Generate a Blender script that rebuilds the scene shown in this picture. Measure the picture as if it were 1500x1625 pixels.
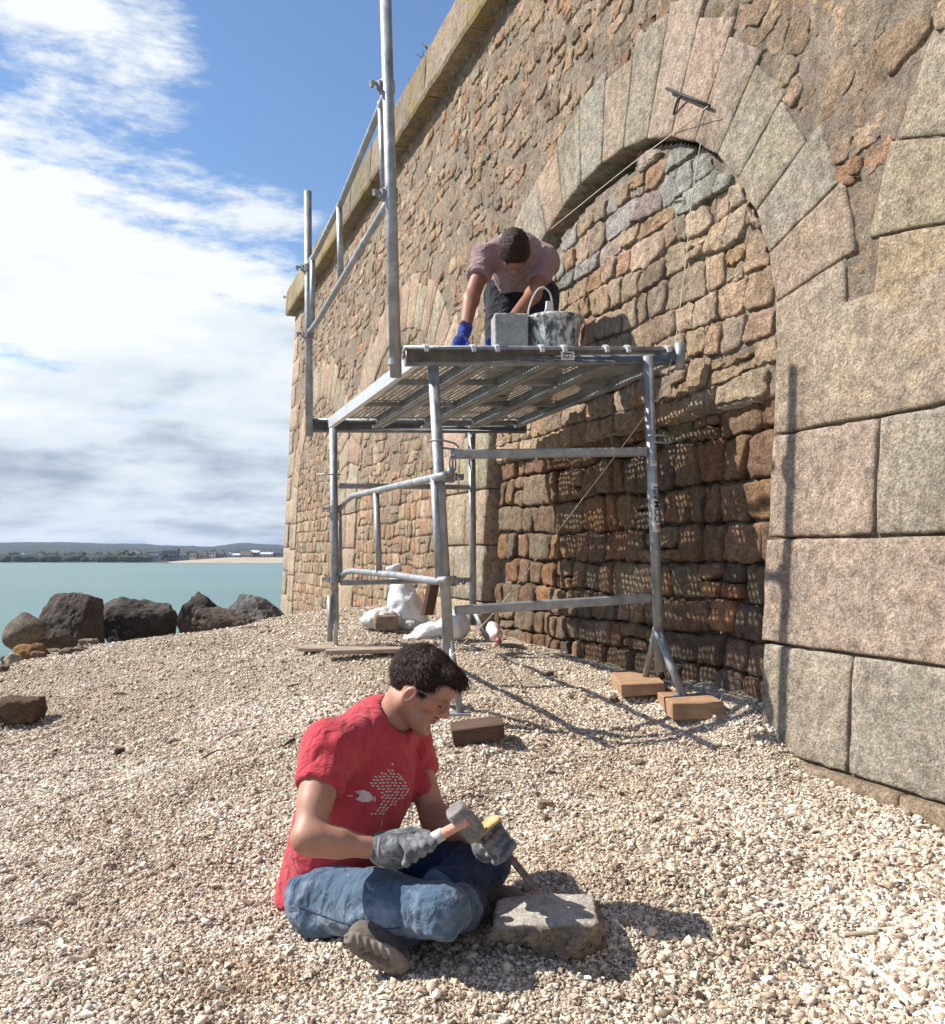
import bpy, math, random
import numpy as np
from mathutils import Vector, Matrix
from mathutils.bvhtree import BVHTree

for o in list(bpy.data.objects): bpy.data.objects.remove(o)
scene = bpy.context.scene
R = math.radians
rng = np.random.default_rng(7)
random.seed(7)

# ------------------------------------------------------------------ camera, sky, sun, exposure
F = 1442.0; HY = 878.0; W0 = 1500.0; H0 = 1625.0      # focal length and horizon row in photo pixels
cd = bpy.data.cameras.new('camera'); cam = bpy.data.objects.new('camera', cd)
scene.collection.objects.link(cam); scene.camera = cam
cam.location = (0, 0, 0); cam.rotation_euler = (R(90), 0, 0)
cd.sensor_fit = 'HORIZONTAL'; cd.sensor_width = 36.0; cd.lens = 36.0 * F / W0
cd.shift_x = 0.0; cd.shift_y = (HY - H0 / 2) / W0
cd.clip_start = 0.05; cd.clip_end = 12000

SUN_EL = 45.0
TR = Vector((1.0, -0.13, 0)).normalized()              # horizontal direction the light travels
sd = bpy.data.lights.new('sun', 'SUN'); sun = bpy.data.objects.new('sun', sd)
scene.collection.objects.link(sun)
sd.energy = 5.0; sd.angle = R(0.5); sd.color = (1.0, 0.94, 0.85)
ld = Vector((TR.x * math.cos(R(SUN_EL)), TR.y * math.cos(R(SUN_EL)), -math.sin(R(SUN_EL))))
sun.rotation_euler = ld.to_track_quat('-Z', 'Y').to_euler()
sun.location = (-6, 2, 8)

world = bpy.data.worlds.new('World'); scene.world = world; world.use_nodes = True
SKY_STR = 0.08
def build_sky():
    nt = world.node_tree; N = nt.nodes; L = nt.links; N.clear()
    def nd(t, **k):
        n = N.new(t)
        for a, b in k.items(): setattr(n, a, b)
        return n
    def mth(op, a, b=None, c=None, clamp=False):
        n = nd('ShaderNodeMath', operation=op); n.use_clamp = clamp
        for i, v in enumerate((a, b, c)):
            if v is None: continue
            if isinstance(v, (int, float)): n.inputs[i].default_value = v
            else: L.new(v, n.inputs[i])
        return n.outputs[0]
    out = nd('ShaderNodeOutputWorld'); bg = nd('ShaderNodeBackground')
    bg.inputs['Strength'].default_value = SKY_STR
    L.new(bg.outputs[0], out.inputs[0])
    sky = nd('ShaderNodeTexSky', sky_type='NISHITA'); sky.sun_disc = False
    sky.sun_elevation = R(SUN_EL); sky.sun_rotation = math.atan2(-TR.x, -TR.y)
    sky.air_density = 1.0; sky.dust_density = 0.3; sky.ozone_density = 2.0; sky.altitude = 0
    tc = nd('ShaderNodeTexCoord'); sep = nd('ShaderNodeSeparateXYZ'); L.new(tc.outputs['Generated'], sep.inputs[0])
    x, y, z = sep.outputs
    zp = mth('MAXIMUM', z, 0.0)
    zz = mth('ADD', zp, 0.9)
    u = mth('DIVIDE', mth('MULTIPLY', x, 2.6), zz); v = mth('DIVIDE', mth('MULTIPLY', y, 2.6), zz)
    cmb = nd('ShaderNodeCombineXYZ'); L.new(u, cmb.inputs[0]); L.new(v, cmb.inputs[1])
    L.new(mth('MULTIPLY', mth('POWER', zp, 0.72), 6.4), cmb.inputs[2])
    def noise(scale, det, rough, off, dist=0.0):
        m = nd('ShaderNodeMapping'); m.inputs['Location'].default_value = off
        L.new(cmb.outputs[0], m.inputs[0])
        n = nd('ShaderNodeTexNoise'); n.inputs['Scale'].default_value = scale
        n.inputs['Detail'].default_value = det; n.inputs['Roughness'].default_value = rough
        n.inputs['Distortion'].default_value = dist
        L.new(m.outputs[0], n.inputs[0]); return n.outputs['Fac']
    n1 = noise(1.25, 10, 0.60, (2.35, 0.9, 1.2), 0.15)
    n2 = noise(4.2, 9, 0.66, (4.0, 2.0, 0), 0.1)
    # direction based cover: elevation e = z, azimuth a = x / y (clouds bank up over the sea to the left)
    def blob(cx, cz, rx, rz, amp):
        a = mth('DIVIDE', mth('SUBTRACT', x, cx), rx); b = mth('DIVIDE', mth('SUBTRACT', z, cz), rz)
        r2 = mth('ADD', mth('MULTIPLY', a, a), mth('MULTIPLY', b, b))
        return mth('MULTIPLY', mth('POWER', 2.718, mth('MULTIPLY', r2, -1.0)), amp)
    cov = mth('ADD', mth('MULTIPLY', n1, 0.85), mth('MULTIPLY', n2, 0.72))
    lowz = mth('MULTIPLY', mth('SUBTRACT', 0.34, z), 1.0)          # more cloud towards the horizon
    cov = mth('ADD', cov, lowz)
    for b in ((-0.42, 0.33, 0.20, 0.14, 0.36), (-0.36, 0.50, 0.13, 0.05, 0.24), (-0.28, 0.405, 0.05, 0.018, -0.06),
              (-0.12, 0.46, 0.12, 0.14, -0.30), (-0.19, 0.345, 0.05, 0.03, 0.16), (-0.43, 0.195, 0.07, 0.025, -0.14), (-0.20, 0.17, 0.2, 0.07, 0.10)):
        cov = mth('ADD', cov, blob(*b))
    cr = nd('ShaderNodeMapRange'); cr.interpolation_type = 'SMOOTHSTEP'
    L.new(cov, cr.inputs[0]); cr.inputs[1].default_value = 0.78; cr.inputs[2].default_value = 0.99
    # cloud shade: bright tops, grey-blue undersides
    sh = noise(2.1, 8, 0.58, (9.0, 5.0, 0), 0.1)
    tone = mth('ADD', mth('MULTIPLY', sh, 0.95), mth('MULTIPLY', z, 0.55))
    tone = mth('ADD', mth('ADD', tone, 0.06), blob(-0.42, 0.33, 0.24, 0.14, 0.20))
    ramp = nd('ShaderNodeValToRGB'); L.new(tone, ramp.inputs[0])
    e = ramp.color_ramp.elements
    e[0].position = 0.28; e[0].color = (0.20, 0.25, 0.33, 1)
    e[1].position = 0.80; e[1].color = (0.76, 0.79, 0.81, 1)
    m_ = ramp.color_ramp.elements.new(0.47); m_.color = (0.34, 0.40, 0.49, 1)
    m_ = ramp.color_ramp.elements.new(0.62); m_.color = (0.60, 0.66, 0.73, 1)
    sc = nd('ShaderNodeVectorMath', operation='SCALE'); L.new(ramp.outputs[0], sc.inputs[0]); sc.inputs[3].default_value = 0.75 / SKY_STR
    tint = nd('ShaderNodeMix', data_type='RGBA', blend_type='MULTIPLY'); tint.inputs[0].default_value = 1.0
    L.new(sky.outputs[0], tint.inputs[6]); tint.inputs[7].default_value = (1.0, 1.11, 1.22, 1)
    mx = nd('ShaderNodeMix', data_type='RGBA'); L.new(cr.outputs[0], mx.inputs[0])
    L.new(tint.outputs[2], mx.inputs[6]); L.new(sc.outputs[0], mx.inputs[7])
    L.new(mx.outputs[2], bg.inputs[0])
build_sky()
vs = scene.view_settings
vs.view_transform = 'Standard'; vs.look = 'None'; vs.gamma = 1; vs.exposure = 0.78; vs.use_curve_mapping = False
scene.render.engine = 'CYCLES'; scene.cycles.diffuse_bounces = 3

# ------------------------------------------------------------------ helpers
WL = {}
def P(px, py, Y):                       # the place at depth Y seen at photo pixel (px, py)
    return np.array([(px - 750.0) / F * Y, Y, (HY - py) / F * Y])
def link(o): scene.collection.objects.link(o)
def props(o, label=None, cat=None, group=None, kind=None):
    if label: o['label'] = label
    if cat: o['category'] = cat
    if group: o['group'] = group
    if kind: o['kind'] = kind
    return o
def thing(name, loc, label, cat, group=None):
    o = bpy.data.objects.new(name, None); link(o); o.empty_display_size = 0.1
    o.location = tuple(float(v) for v in loc); WL[o.name] = np.array(loc, float)
    return props(o, label, cat, group)
def mesh_np(name, v, quads=None, tris=None, polys=None):
    me = bpy.data.meshes.new(name)
    v = np.asarray(v, np.float32)
    if polys is not None:
        me.from_pydata(v.tolist(), [], polys); me.update(); return me
    fl = []; tot = []
    if quads is not None and len(quads):
        q = np.asarray(quads, np.int32); fl.append(q.ravel()); tot.append(np.full(len(q), 4, np.int32))
    if tris is not None and len(tris):
        t = np.asarray(tris, np.int32); fl.append(t.ravel()); tot.append(np.full(len(t), 3, np.int32))
    fl = np.concatenate(fl); tot = np.concatenate(tot)
    me.vertices.add(len(v)); me.vertices.foreach_set('co', v.ravel())
    me.loops.add(len(fl)); me.loops.foreach_set('vertex_index', fl)
    me.polygons.add(len(tot))
    st = np.zeros(len(tot), np.int32); st[1:] = np.cumsum(tot)[:-1]
    me.polygons.foreach_set('loop_start', st); me.polygons.foreach_set('loop_total', tot)
    me.update(calc_edges=True); me.validate()
    return me
def put(name, v, quads=None, tris=None, polys=None, mat=None, parent=None, smooth=True, col=None, origin=None, **pr):
    v = np.asarray(v, float)
    lo, hi = v.min(0), v.max(0)
    c = np.array(origin, float) if origin is not None else np.array([(lo[0]+hi[0])/2, (lo[1]+hi[1])/2, (lo[2]+hi[2])/2 if parent is not None else lo[2]])
    me = mesh_np(name, v - c, quads, tris, polys)
    if smooth: me.polygons.foreach_set('use_smooth', [True] * len(me.polygons))
    if col is not None:
        a = me.color_attributes.new('col', 'FLOAT_COLOR', 'POINT')
        cc = np.ones((len(v), 4), np.float32); cc[:, :3] = col
        a.data.foreach_set('color', cc.ravel())
    o = bpy.data.objects.new(name, me); link(o)
    if mat is not None:
        for m in (mat if isinstance(mat, (list, tuple)) else [mat]): me.materials.append(m)
    if parent is not None:
        o.parent = parent; o.location = tuple(c - WL[parent.name])
    else: o.location = tuple(c)
    WL[o.name] = c
    return props(o, pr.get('label'), pr.get('cat'), pr.get('group'), pr.get('kind'))

class MB:                                # collects primitives into one mesh
    def __init__(s): s.v = []; s.f = []; s.n = 0
    def add(s, v, f):
        s.v.append(np.asarray(v, float)); s.f += [tuple(i + s.n for i in q) for q in f]; s.n += len(v); return s
    def tube(s, pts, r, n=12, caps=True, r2=None):
        pts = [np.array(p, float) for p in pts]; m = len(pts)
        rad = r if isinstance(r, (list, tuple)) else ([r] * m if r2 is None else list(np.linspace(r, r2, m)))
        up = None; v = []
        for i, p in enumerate(pts):
            t = pts[min(i+1, m-1)] - pts[max(i-1, 0)]; t /= np.linalg.norm(t) + 1e-12
            if up is None:
                up = np.array([0, 0, 1.0]) if abs(t[2]) < .9 else np.array([1.0, 0, 0])
            a = np.cross(t, up); a /= np.linalg.norm(a); b = np.cross(a, t); up = b
            for k in range(n):
                an = 2*math.pi*k/n; v.append(p + rad[i]*(math.cos(an)*a + math.sin(an)*b))
        f = []
        for i in range(m-1):
            for k in range(n):
                k2 = (k+1) % n; f.append((i*n+k, i*n+k2, (i+1)*n+k2, (i+1)*n+k))
        if caps: f.append(tuple(range(n))[::-1]); f.append(tuple(range((m-1)*n, m*n)))
        return s.add(v, f)
    def box(s, c, dx, dy, dz, ax=None, bev=0.0):       # c centre, half sizes along axes ax (3x3 rows)
        ax = np.eye(3) if ax is None else np.array(ax, float); c = np.array(c, float)
        if bev <= 0:
            v = [c + sx*dx*ax[0] + sy*dy*ax[1] + sz*dz*ax[2] for sx in (-1, 1) for sy in (-1, 1) for sz in (-1, 1)]
            return s.add(v, [(0,1,3,2),(4,6,7,5),(0,4,5,1),(2,3,7,6),(0,2,6,4),(1,5,7,3)])
        v = []; idx = {}
        for sx in (-1, 1):
            for sy in (-1, 1):
                for sz in (-1, 1):
                    for k in range(3):
                        h = [dx-bev, dy-bev, dz-bev]; h[k] += bev
                        idx[(sx, sy, sz, k)] = len(v); v.append(c + sx*h[0]*ax[0] + sy*h[1]*ax[1] + sz*h[2]*ax[2])
        I = idx; f = []
        for sg in (-1, 1):
            for k in range(3):
                o = [(-1,-1),(1,-1),(1,1),(-1,1)]
                q = []
                for a_, b_ in o:
                    t = [0,0,0]; t[k] = sg; t[(k+1)%3] = a_; t[(k+2)%3] = b_; q.append(I[(t[0],t[1],t[2],k)])
                f.append(tuple(q if sg > 0 else q[::-1]))
        for k in range(3):
            i, j = (k+1)%3, (k+2)%3
            for a_ in (-1, 1):
                for b_ in (-1, 1):
                    q = []
                    for w, fc in ((-1, i), (1, i), (1, j), (-1, j)):
                        t = [0,0,0]; t[k] = w; t[i] = a_; t[j] = b_; q.append(I[(t[0],t[1],t[2],fc)])
                    f.append(tuple(q if a_*b_ > 0 else q[::-1]))
        for sx in (-1, 1):
            for sy in (-1, 1):
                for sz in (-1, 1):
                    q = tuple(I[(sx,sy,sz,k)] for k in range(3)); f.append(q if sx*sy*sz > 0 else q[::-1])
        return s.add(v, f)
    def out(s, name, mat, parent=None, smooth=False, **k):
        v = np.concatenate(s.v)
        return put(name, v, polys=s.f, mat=mat, parent=parent, smooth=smooth, **k)

# ---- vectorised gradient noise
def _h(i, j, k, s):
    n = (i * 374761393 + j * 668265263 + k * 2147483647 + s * 1274126177) & 0xFFFFFFFF
    n = ((n ^ (n >> 13)) * 1274126177) & 0xFFFFFFFF
    n = n ^ (n >> 16)
    return n
def pnoise(p, seed=0):
    p = np.asarray(p, float); i = np.floor(p).astype(np.int64); f = p - i
    u = f*f*f*(f*(f*6-15)+10); r = np.zeros(len(p))
    for dx in (0, 1):
        for dy in (0, 1):
            for dz in (0, 1):
                h = _h(i[:,0]+dx, i[:,1]+dy, i[:,2]+dz, seed)
                gx = ((h & 255) / 127.5 - 1); gy = (((h >> 8) & 255) / 127.5 - 1); gz = (((h >> 16) & 255) / 127.5 - 1)
                d = gx*(f[:,0]-dx) + gy*(f[:,1]-dy) + gz*(f[:,2]-dz)
                w = (u[:,0] if dx else 1-u[:,0]) * (u[:,1] if dy else 1-u[:,1]) * (u[:,2] if dz else 1-u[:,2])
                r += w*d
    return r
def fbm(p, oct=4, seed=0, rough=0.5):
    p = np.asarray(p, float); a = 1.0; s = np.zeros(len(p)); t = 0
    for o in range(oct):
        s += a * pnoise(p * (2.03**o) + 17.3*o, seed+o); t += a; a *= rough
    return s / t * 1.6

# ------------------------------------------------------------------ materials
def new_mat(name):
    m = bpy.data.materials.new(name); m.use_nodes = True
    nt = m.node_tree; b = nt.nodes['Principled BSDF']
    return m, nt, b
class NT:
    def __init__(s, nt): s.t = nt; s.N = nt.nodes; s.L = nt.links; s._pos = None
    def pos(s):
        if s._pos is None: s._pos = s.N.new('ShaderNodeNewGeometry').outputs['Position']
        return s._pos
    def noise(s, scale, det=5, rough=.6, dist=0, vec=None, off=None):
        n = s.N.new('ShaderNodeTexNoise'); n.inputs['Scale'].default_value = scale; n.inputs['Detail'].default_value = det
        n.inputs['Roughness'].default_value = rough; n.inputs['Distortion'].default_value = dist
        s.L.new(vec if vec is not None else s.pos(), n.inputs['Vector']); return n.outputs['Fac']
    def voro(s, scale, feat='F1', vec=None, rand=1.0):
        n = s.N.new('ShaderNodeTexVoronoi'); n.inputs['Scale'].default_value = scale; n.feature = feat
        n.inputs['Randomness'].default_value = rand
        s.L.new(vec if vec is not None else s.pos(), n.inputs['Vector']); return n
    def ramp(s, fac, stops):
        n = s.N.new('ShaderNodeValToRGB'); s.L.new(fac, n.inputs[0]); e = n.color_ramp.elements
        while len(e) < len(stops): e.new(0.5)
        for q, (p, c) in zip(e, stops):
            q.position = p; q.color = (c[0], c[1], c[2], 1) if not isinstance(c, (int, float)) else (c, c, c, 1)
        return n.outputs[0]
    def mix(s, a, b, fac, mode='MIX'):
        n = s.N.new('ShaderNodeMix'); n.data_type = 'RGBA'; n.blend_type = mode
        for i, v in ((0, fac), (6, a), (7, b)):
            if isinstance(v, (int, float)): n.inputs[i].default_value = v if i == 0 else (v, v, v, 1)
            elif isinstance(v, tuple): n.inputs[i].default_value = (v[0], v[1], v[2], 1)
            else: s.L.new(v, n.inputs[i])
        return n.outputs[2]
    def math(s, op, a, b=None, clamp=False):
        n = s.N.new('ShaderNodeMath'); n.operation = op; n.use_clamp = clamp
        for i, v in enumerate((a, b)):
            if v is None: continue
            if isinstance(v, (int, float)): n.inputs[i].default_value = v
            else: s.L.new(v, n.inputs[i])
        return n.outputs[0]
    def attr(s, name='col'):
        n = s.N.new('ShaderNodeAttribute'); n.attribute_name = name; return n.outputs['Color']
    def bump(s, h, dist, strength=1.0, nrm=None):
        n = s.N.new('ShaderNodeBump'); n.inputs['Distance'].default_value = dist; n.inputs['Strength'].default_value = strength
        s.L.new(h, n.inputs['Height'])
        if nrm is not None: s.L.new(nrm, n.inputs['Normal'])
        return n.outputs[0]
def stone_mat(name, base=None, speck=0.35, lichen=0.0, bump=1.0, stain=0.3, grain=260):
    m, nt, b = new_mat(name); t = NT(nt)
    c = t.mix(t.attr() if base is None else base, (.82,.82,.82), 1.0, 'MULTIPLY')
    big = t.noise(3.2, 5, .6); med = t.noise(22, 6, .65); fine = t.noise(grain, 3, .7)
    c = t.mix(c, t.ramp(big, [(.3, 1-stain), (.7, 1+stain*.5)]), 1.0, 'MULTIPLY')
    c = t.mix(c, t.ramp(med, [(.32, 1-speck), (.62, 1+speck*.45)]), 1.0, 'MULTIPLY')
    v = t.voro(grain*.75)
    c = t.mix(c, t.ramp(v.outputs['Color'], [(.15, 1-speck*.9), (.5, 1.0), (.9, 1+speck*.8)]), 1.0, 'MULTIPLY')
    hue = t.noise(9, 3, .5)
    c = t.mix(c, t.mix(c, (1.08, .96, .86), 1.0, 'MULTIPLY'), t.ramp(hue, [(.5, 0), (.75, .6)]))
    c = t.mix(c, t.mix(c, (.95, .99, .94), 1.0, 'MULTIPLY'), t.ramp(t.noise(5.3, 4, .6), [(.52, 0), (.68, .8)]))
    mp = t.N.new('ShaderNodeMapping'); mp.inputs['Scale'].default_value = (1, 1, .22); t.L.new(t.pos(), mp.inputs[0])
    c = t.mix(c, t.mix(c, (.62,.58,.54), 1.0, 'MULTIPLY'), t.ramp(t.noise(6, 7, .7, .4, vec=mp.outputs[0]), [(.54, 0), (.68, .75)]))
    c = t.mix(c, t.mix(c, (1.18,1.15,1.10), 1.0, 'MULTIPLY'), t.ramp(t.noise(4.1, 6, .7, .3), [(.55, 0), (.68, .8)]))
    sp_ = t.math('MULTIPLY', t.ramp(t.noise(38, 4, .6), [(.66, 0), (.70, .8)]), t.ramp(t.noise(2.3, 2, .5), [(.50, 0), (.60, 1)]))
    c = t.mix(c, (.36,.25,.07), sp_)
    if lichen > 0:
        lm = t.ramp(t.noise(11, 8, .75, .4), [(.60-lichen*.12, 0), (.66-lichen*.1, 1)])
        lm = t.math('MULTIPLY', lm, t.ramp(t.noise(1.7, 3, .5), [(.40, 0), (.58, 1)]))
        c = t.mix(c, (.30, .21, .045), t.math('MULTIPLY', lm, .8))
        gm = t.ramp(t.noise(17, 8, .75, .3), [(.60, 0), (.68, .7)])
        c = t.mix(c, (.12, .115, .09), gm)
    nt.links.new(c, b.inputs['Base Color']); b.inputs['Roughness'].default_value = .93
    b.inputs['Specular IOR Level'].default_value = .25
    h = t.math('ADD', t.math('MULTIPLY', med, .55), t.math('MULTIPLY', t.noise(75, 6, .7), .5))
    h = t.math('ADD', h, t.math('MULTIPLY', fine, .16))
    nt.links.new(t.bump(h, .022*bump), b.inputs['Normal'])
    return m
def plain_mat(name, col, rough=.7, metal=0, bump=0, bscale=60, var=.15, vscale=12, spec=.4):
    m, nt, b = new_mat(name); t = NT(nt)
    n = t.noise(vscale, 5, .6)
    c = t.mix(tuple(.86*q for q in col), t.ramp(n, [(.3, 1-var), (.7, 1+var)]), 1.0, 'MULTIPLY')
    nt.links.new(c, b.inputs['Base Color']); b.inputs['Roughness'].default_value = rough; b.inputs['Metallic'].default_value = metal
    b.inputs['Specular IOR Level'].default_value = spec
    if bump: nt.links.new(t.bump(t.noise(bscale, 5, .6), bump), b.inputs['Normal'])
    return m
M = {}
M['rubble'] = stone_mat('rubble', stain=.28, speck=.45, bump=1.8)
M['ashlar'] = stone_mat('granite', speck=.40, stain=.20, bump=1.1, grain=190)
M['cornice'] = stone_mat('lichened_granite', speck=.4, lichen=1.0, stain=.3)
M['mortar'] = stone_mat('old_mortar', speck=.35, stain=.3, bump=2.0)
def galv():
    m, nt, b = new_mat('galvanised_steel'); t = NT(nt)
    c = t.ramp(t.noise(14, 6, .65), [(.3, (.19, .205, .215)), (.55, (.32, .335, .345)), (.75, (.48, .50, .51))])
    c = t.mix(c, (.50, .49, .46), t.ramp(t.noise(55, 6, .7), [(.60, 0), (.72, .6)]))
    c = t.mix(c, (.16, .12, .09), t.ramp(t.noise(33, 7, .75), [(.66, 0), (.76, .5)]))
    nt.links.new(c, b.inputs['Base Color']); b.inputs['Metallic'].default_value = .45
    nt.links.new(t.ramp(t.noise(20, 5, .6), [(.3, .42), (.7, .65)]), b.inputs['Roughness'])
    nt.links.new(t.bump(t.noise(90, 4, .6), .0015), b.inputs['Normal'])
    return m
M['steel'] = galv()
M['deck'] = plain_mat('deck_steel', (.36, .37, .37), .6, .4, .002, 80, .3, 10)
# ------------------------------------------------------------------ the fort wall
U = np.array([-.3478, .9376, 0]); NV = np.array([.9376, .3478, 0]); D0 = 2.42; BAT = .05
def Wm(s, z, d):
    s = np.asarray(s, float); z = np.asarray(z, float); d = np.asarray(d, float)
    n = D0 + BAT*z + d
    return np.stack([U[0]*s + NV[0]*n, U[1]*s + NV[1]*n, z + 0*s], -1)
SPR = .80; AH = 1.60; BH = 1.43
CENT = [.39, 4.645, 8.90, 13.12]
S_END = 15.9; Z_LO = -1.6; Z_CORN = 4.16
def in_open(s, z, c, g=0.0):
    if z < SPR: return abs(s-c) < AH+g
    return ((s-c)/(AH+g))**2 + ((z-SPR)/(BH+g))**2 < 1
def clip(poly, nx, ny, c):               # keep nx*x+ny*y <= c
    out = []; m = len(poly)
    for i in range(m):
        a = poly[i]; b = poly[(i+1) % m]
        da = nx*a[0]+ny*a[1]-c; db = nx*b[0]+ny*b[1]-c
        if da <= 0: out.append(a)
        if (da < 0) != (db < 0) and da != db:
            t = da/(da-db); out.append((a[0]+(b[0]-a[0])*t, a[1]+(b[1]-a[1])*t))
    return out
def voronoi(sites, keep, R0=.5, cell=.45):
    grid = {}
    for i, (x, y) in enumerate(sites): grid.setdefault((int(x//cell), int(y//cell)), []).append(i)
    res = {}
    for i in keep:
        x, y = sites[i]; gx, gy = int(x//cell), int(y//cell)
        nb = [j for a in (-1,0,1) for b in (-1,0,1) for j in grid.get((gx+a, gy+b), ()) if j != i]
        nb.sort(key=lambda j: (sites[j][0]-x)**2+(sites[j][1]-y)**2)
        p = [(x-R0,y-R0),(x+R0,y-R0),(x+R0,y+R0),(x-R0,y+R0)]
        for j in nb[:22]:
            dx = sites[j][0]-x; dy = sites[j][1]-y
            p = clip(p, dx, dy, dx*(x+sites[j][0])/2+dy*(y+sites[j][1])/2)
            if len(p) < 3: break
        if len(p) >= 3: res[i] = p
    return res
def outline(poly, gap, n, jit, chaikin=1):
    p = np.array(poly); c = p.mean(0)
    # inset by gap using clip
    m = len(poly); area = 0
    for i in range(m): area += poly[i][0]*poly[(i+1)%m][1]-poly[(i+1)%m][0]*poly[i][1]
    q = list(poly) if area > 0 else list(poly)[::-1]
    r = list(q)
    for i in range(m):
        a = q[i]; b = q[(i+1)%m]; ex, ey = b[0]-a[0], b[1]-a[1]; l = math.hypot(ex, ey)
        if l < 1e-6: continue
        nx, ny = ey/l, -ex/l
        r = clip(r, nx, ny, nx*a[0]+ny*a[1]-gap)
        if len(r) < 3: return None
    p = np.array(r)
    if chaikin:                              # knock the corners off, unevenly
        q = []
        for i in range(len(p)):
            a_, b_, c_ = p[i-1], p[i], p[(i+1) % len(p)]
            ch = rng.uniform(.06, .20)
            q += [b_+(a_-b_)*ch, b_+(c_-b_)*ch*rng.uniform(.6, 1.4)]
        p = np.array(q)
    per = np.hypot(*(p-np.roll(p, -1, 0)).T).sum(); step = per/n
    o = []
    for i in range(len(p)):
        a_, b_ = p[i], p[(i+1) % len(p)]; l = math.hypot(*(b_-a_)); k = max(1, int(round(l/step)))
        for j in range(k):
            q = a_+(b_-a_)*j/k
            o.append(q + (rng.normal(0, jit, 2) if (j or chaikin) else 0))
    return np.array(o)
def stone_mesh(o, h, d0, back=.06, rings=((1,.0),(.97,.45),(.86,.80),(.62,.97),(.30,1.04)), tilt=.25):
    """o outline (n,2) in (s,z); returns verts (s,z,d) and faces"""
    n = len(o); c = o.mean(0); v = [np.column_stack([o, np.full(n, d0+back)])]
    tx, ty = rng.normal(0, tilt, 2)*h/ .12
    for r, k in rings:
        q = c + (o-c)*r
        v.append(np.column_stack([q, d0 - h*k - ((q-c)@np.array([tx, ty]))*min(1, k*1.2)]))
    v.append(np.array([[c[0], c[1], d0-h*rings[-1][1]]]))
    v = np.vstack(v); m = len(rings)+1; f = []
    for i in range(m-1):
        a = np.arange(n); b = (a+1) % n
        f.append(np.stack([i*n+a, i*n+b, (i+1)*n+b, (i+1)*n+a], 1))
    q = np.vstack(f); a = np.arange(n); b = (a+1) % n
    tr = np.stack([(m-1)*n+a, (m-1)*n+b, np.full(n, m*n)], 1)
    return v, q, tr
RUB = [(0.506, 0.352, 0.232), (0.458, 0.322, 0.217), (0.535, 0.386, 0.261), (0.422, 0.302, 0.204), (0.49, 0.33, 0.209), (0.59, 0.445, 0.307), (0.397, 0.327, 0.239), (0.459, 0.369, 0.267), (0.528, 0.312, 0.195), (0.374, 0.277, 0.193), (0.561, 0.41, 0.285), (0.487, 0.36, 0.243)]
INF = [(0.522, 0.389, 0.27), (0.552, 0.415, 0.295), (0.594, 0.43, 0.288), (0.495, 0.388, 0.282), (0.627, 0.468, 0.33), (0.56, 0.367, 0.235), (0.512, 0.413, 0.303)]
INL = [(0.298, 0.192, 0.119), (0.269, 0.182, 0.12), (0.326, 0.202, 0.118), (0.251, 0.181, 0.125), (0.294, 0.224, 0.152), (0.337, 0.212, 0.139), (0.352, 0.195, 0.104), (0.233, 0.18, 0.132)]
ASH = [(0.495, 0.387, 0.295), (0.464, 0.37, 0.279), (0.48, 0.362, 0.273), (0.436, 0.368, 0.285), (0.505, 0.398, 0.308), (0.418, 0.367, 0.287)]
def pick(pal, var=.10):
    c = np.array(pal[rng.integers(len(pal))]); return np.clip(c*(1+rng.normal(0, var))*(1+rng.normal(0, .02, 3)), .03, .8)
def rough(v, amp, sc=14, seed=3, edge=.35):
    """noise on (s,z,d) vertices"""
    p = v*sc
    v = v.copy()
    v[:,2] += amp*fbm(p, 4, seed, .6)
    v[:,0] += amp*edge*fbm(p+31, 3, seed+9); v[:,1] += amp*edge*fbm(p+77, 3, seed+19)
    return v
wall = thing('fort_wall', Wm(8., -1.0, 0.), 'old granite and rubble fort wall with lichened cornice and walled-up arches', 'wall')
def proj_size(s, z):                      # rough size in photo pixels of 1 m at that place
    p = Wm(s, z, 0.); return F/max(p[1], .5) if p[1] > 1 and abs(p[0]) < .62*p[1] and p[2] < .64*p[1] else 0

# sites of rubble
def rows(s0, s1, z0, z1, hfun, wfun, jx, jz):
    pts = []; z = z0
    while z < z1:
        h = hfun(z)*rng.uniform(.8, 1.2); s = s0 + rng.uniform(0, .2)
        while s < s1:
            w = wfun(z)*rng.uniform(.6, 1.5)
            pts.append((s + w/2 + rng.normal(0, jx*w), z + h/2 + rng.normal(0, jz*h))); s += w
        z += h
    return pts
def PIER(s, z, g=0.0):                    # dressed stone parts of the wall face
    if z < SPR+.14:
        for a, b in PIERS:
            if a-g < s < b+g: return True
    for c in CENT:
        if z >= SPR-.05:
            th = math.atan2((z-SPR)/BH, (s-c)/AH)
            rr = math.hypot((s-c)/AH, (z-SPR)/BH)
            T = VT(c, th)
            if 1 <= rr < 1 + (T+g)/1.5: return True
    if s > 15.25-g and (z // .42) % 2 == 0: return True
    if s > 15.5-g: return True
    return False
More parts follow.
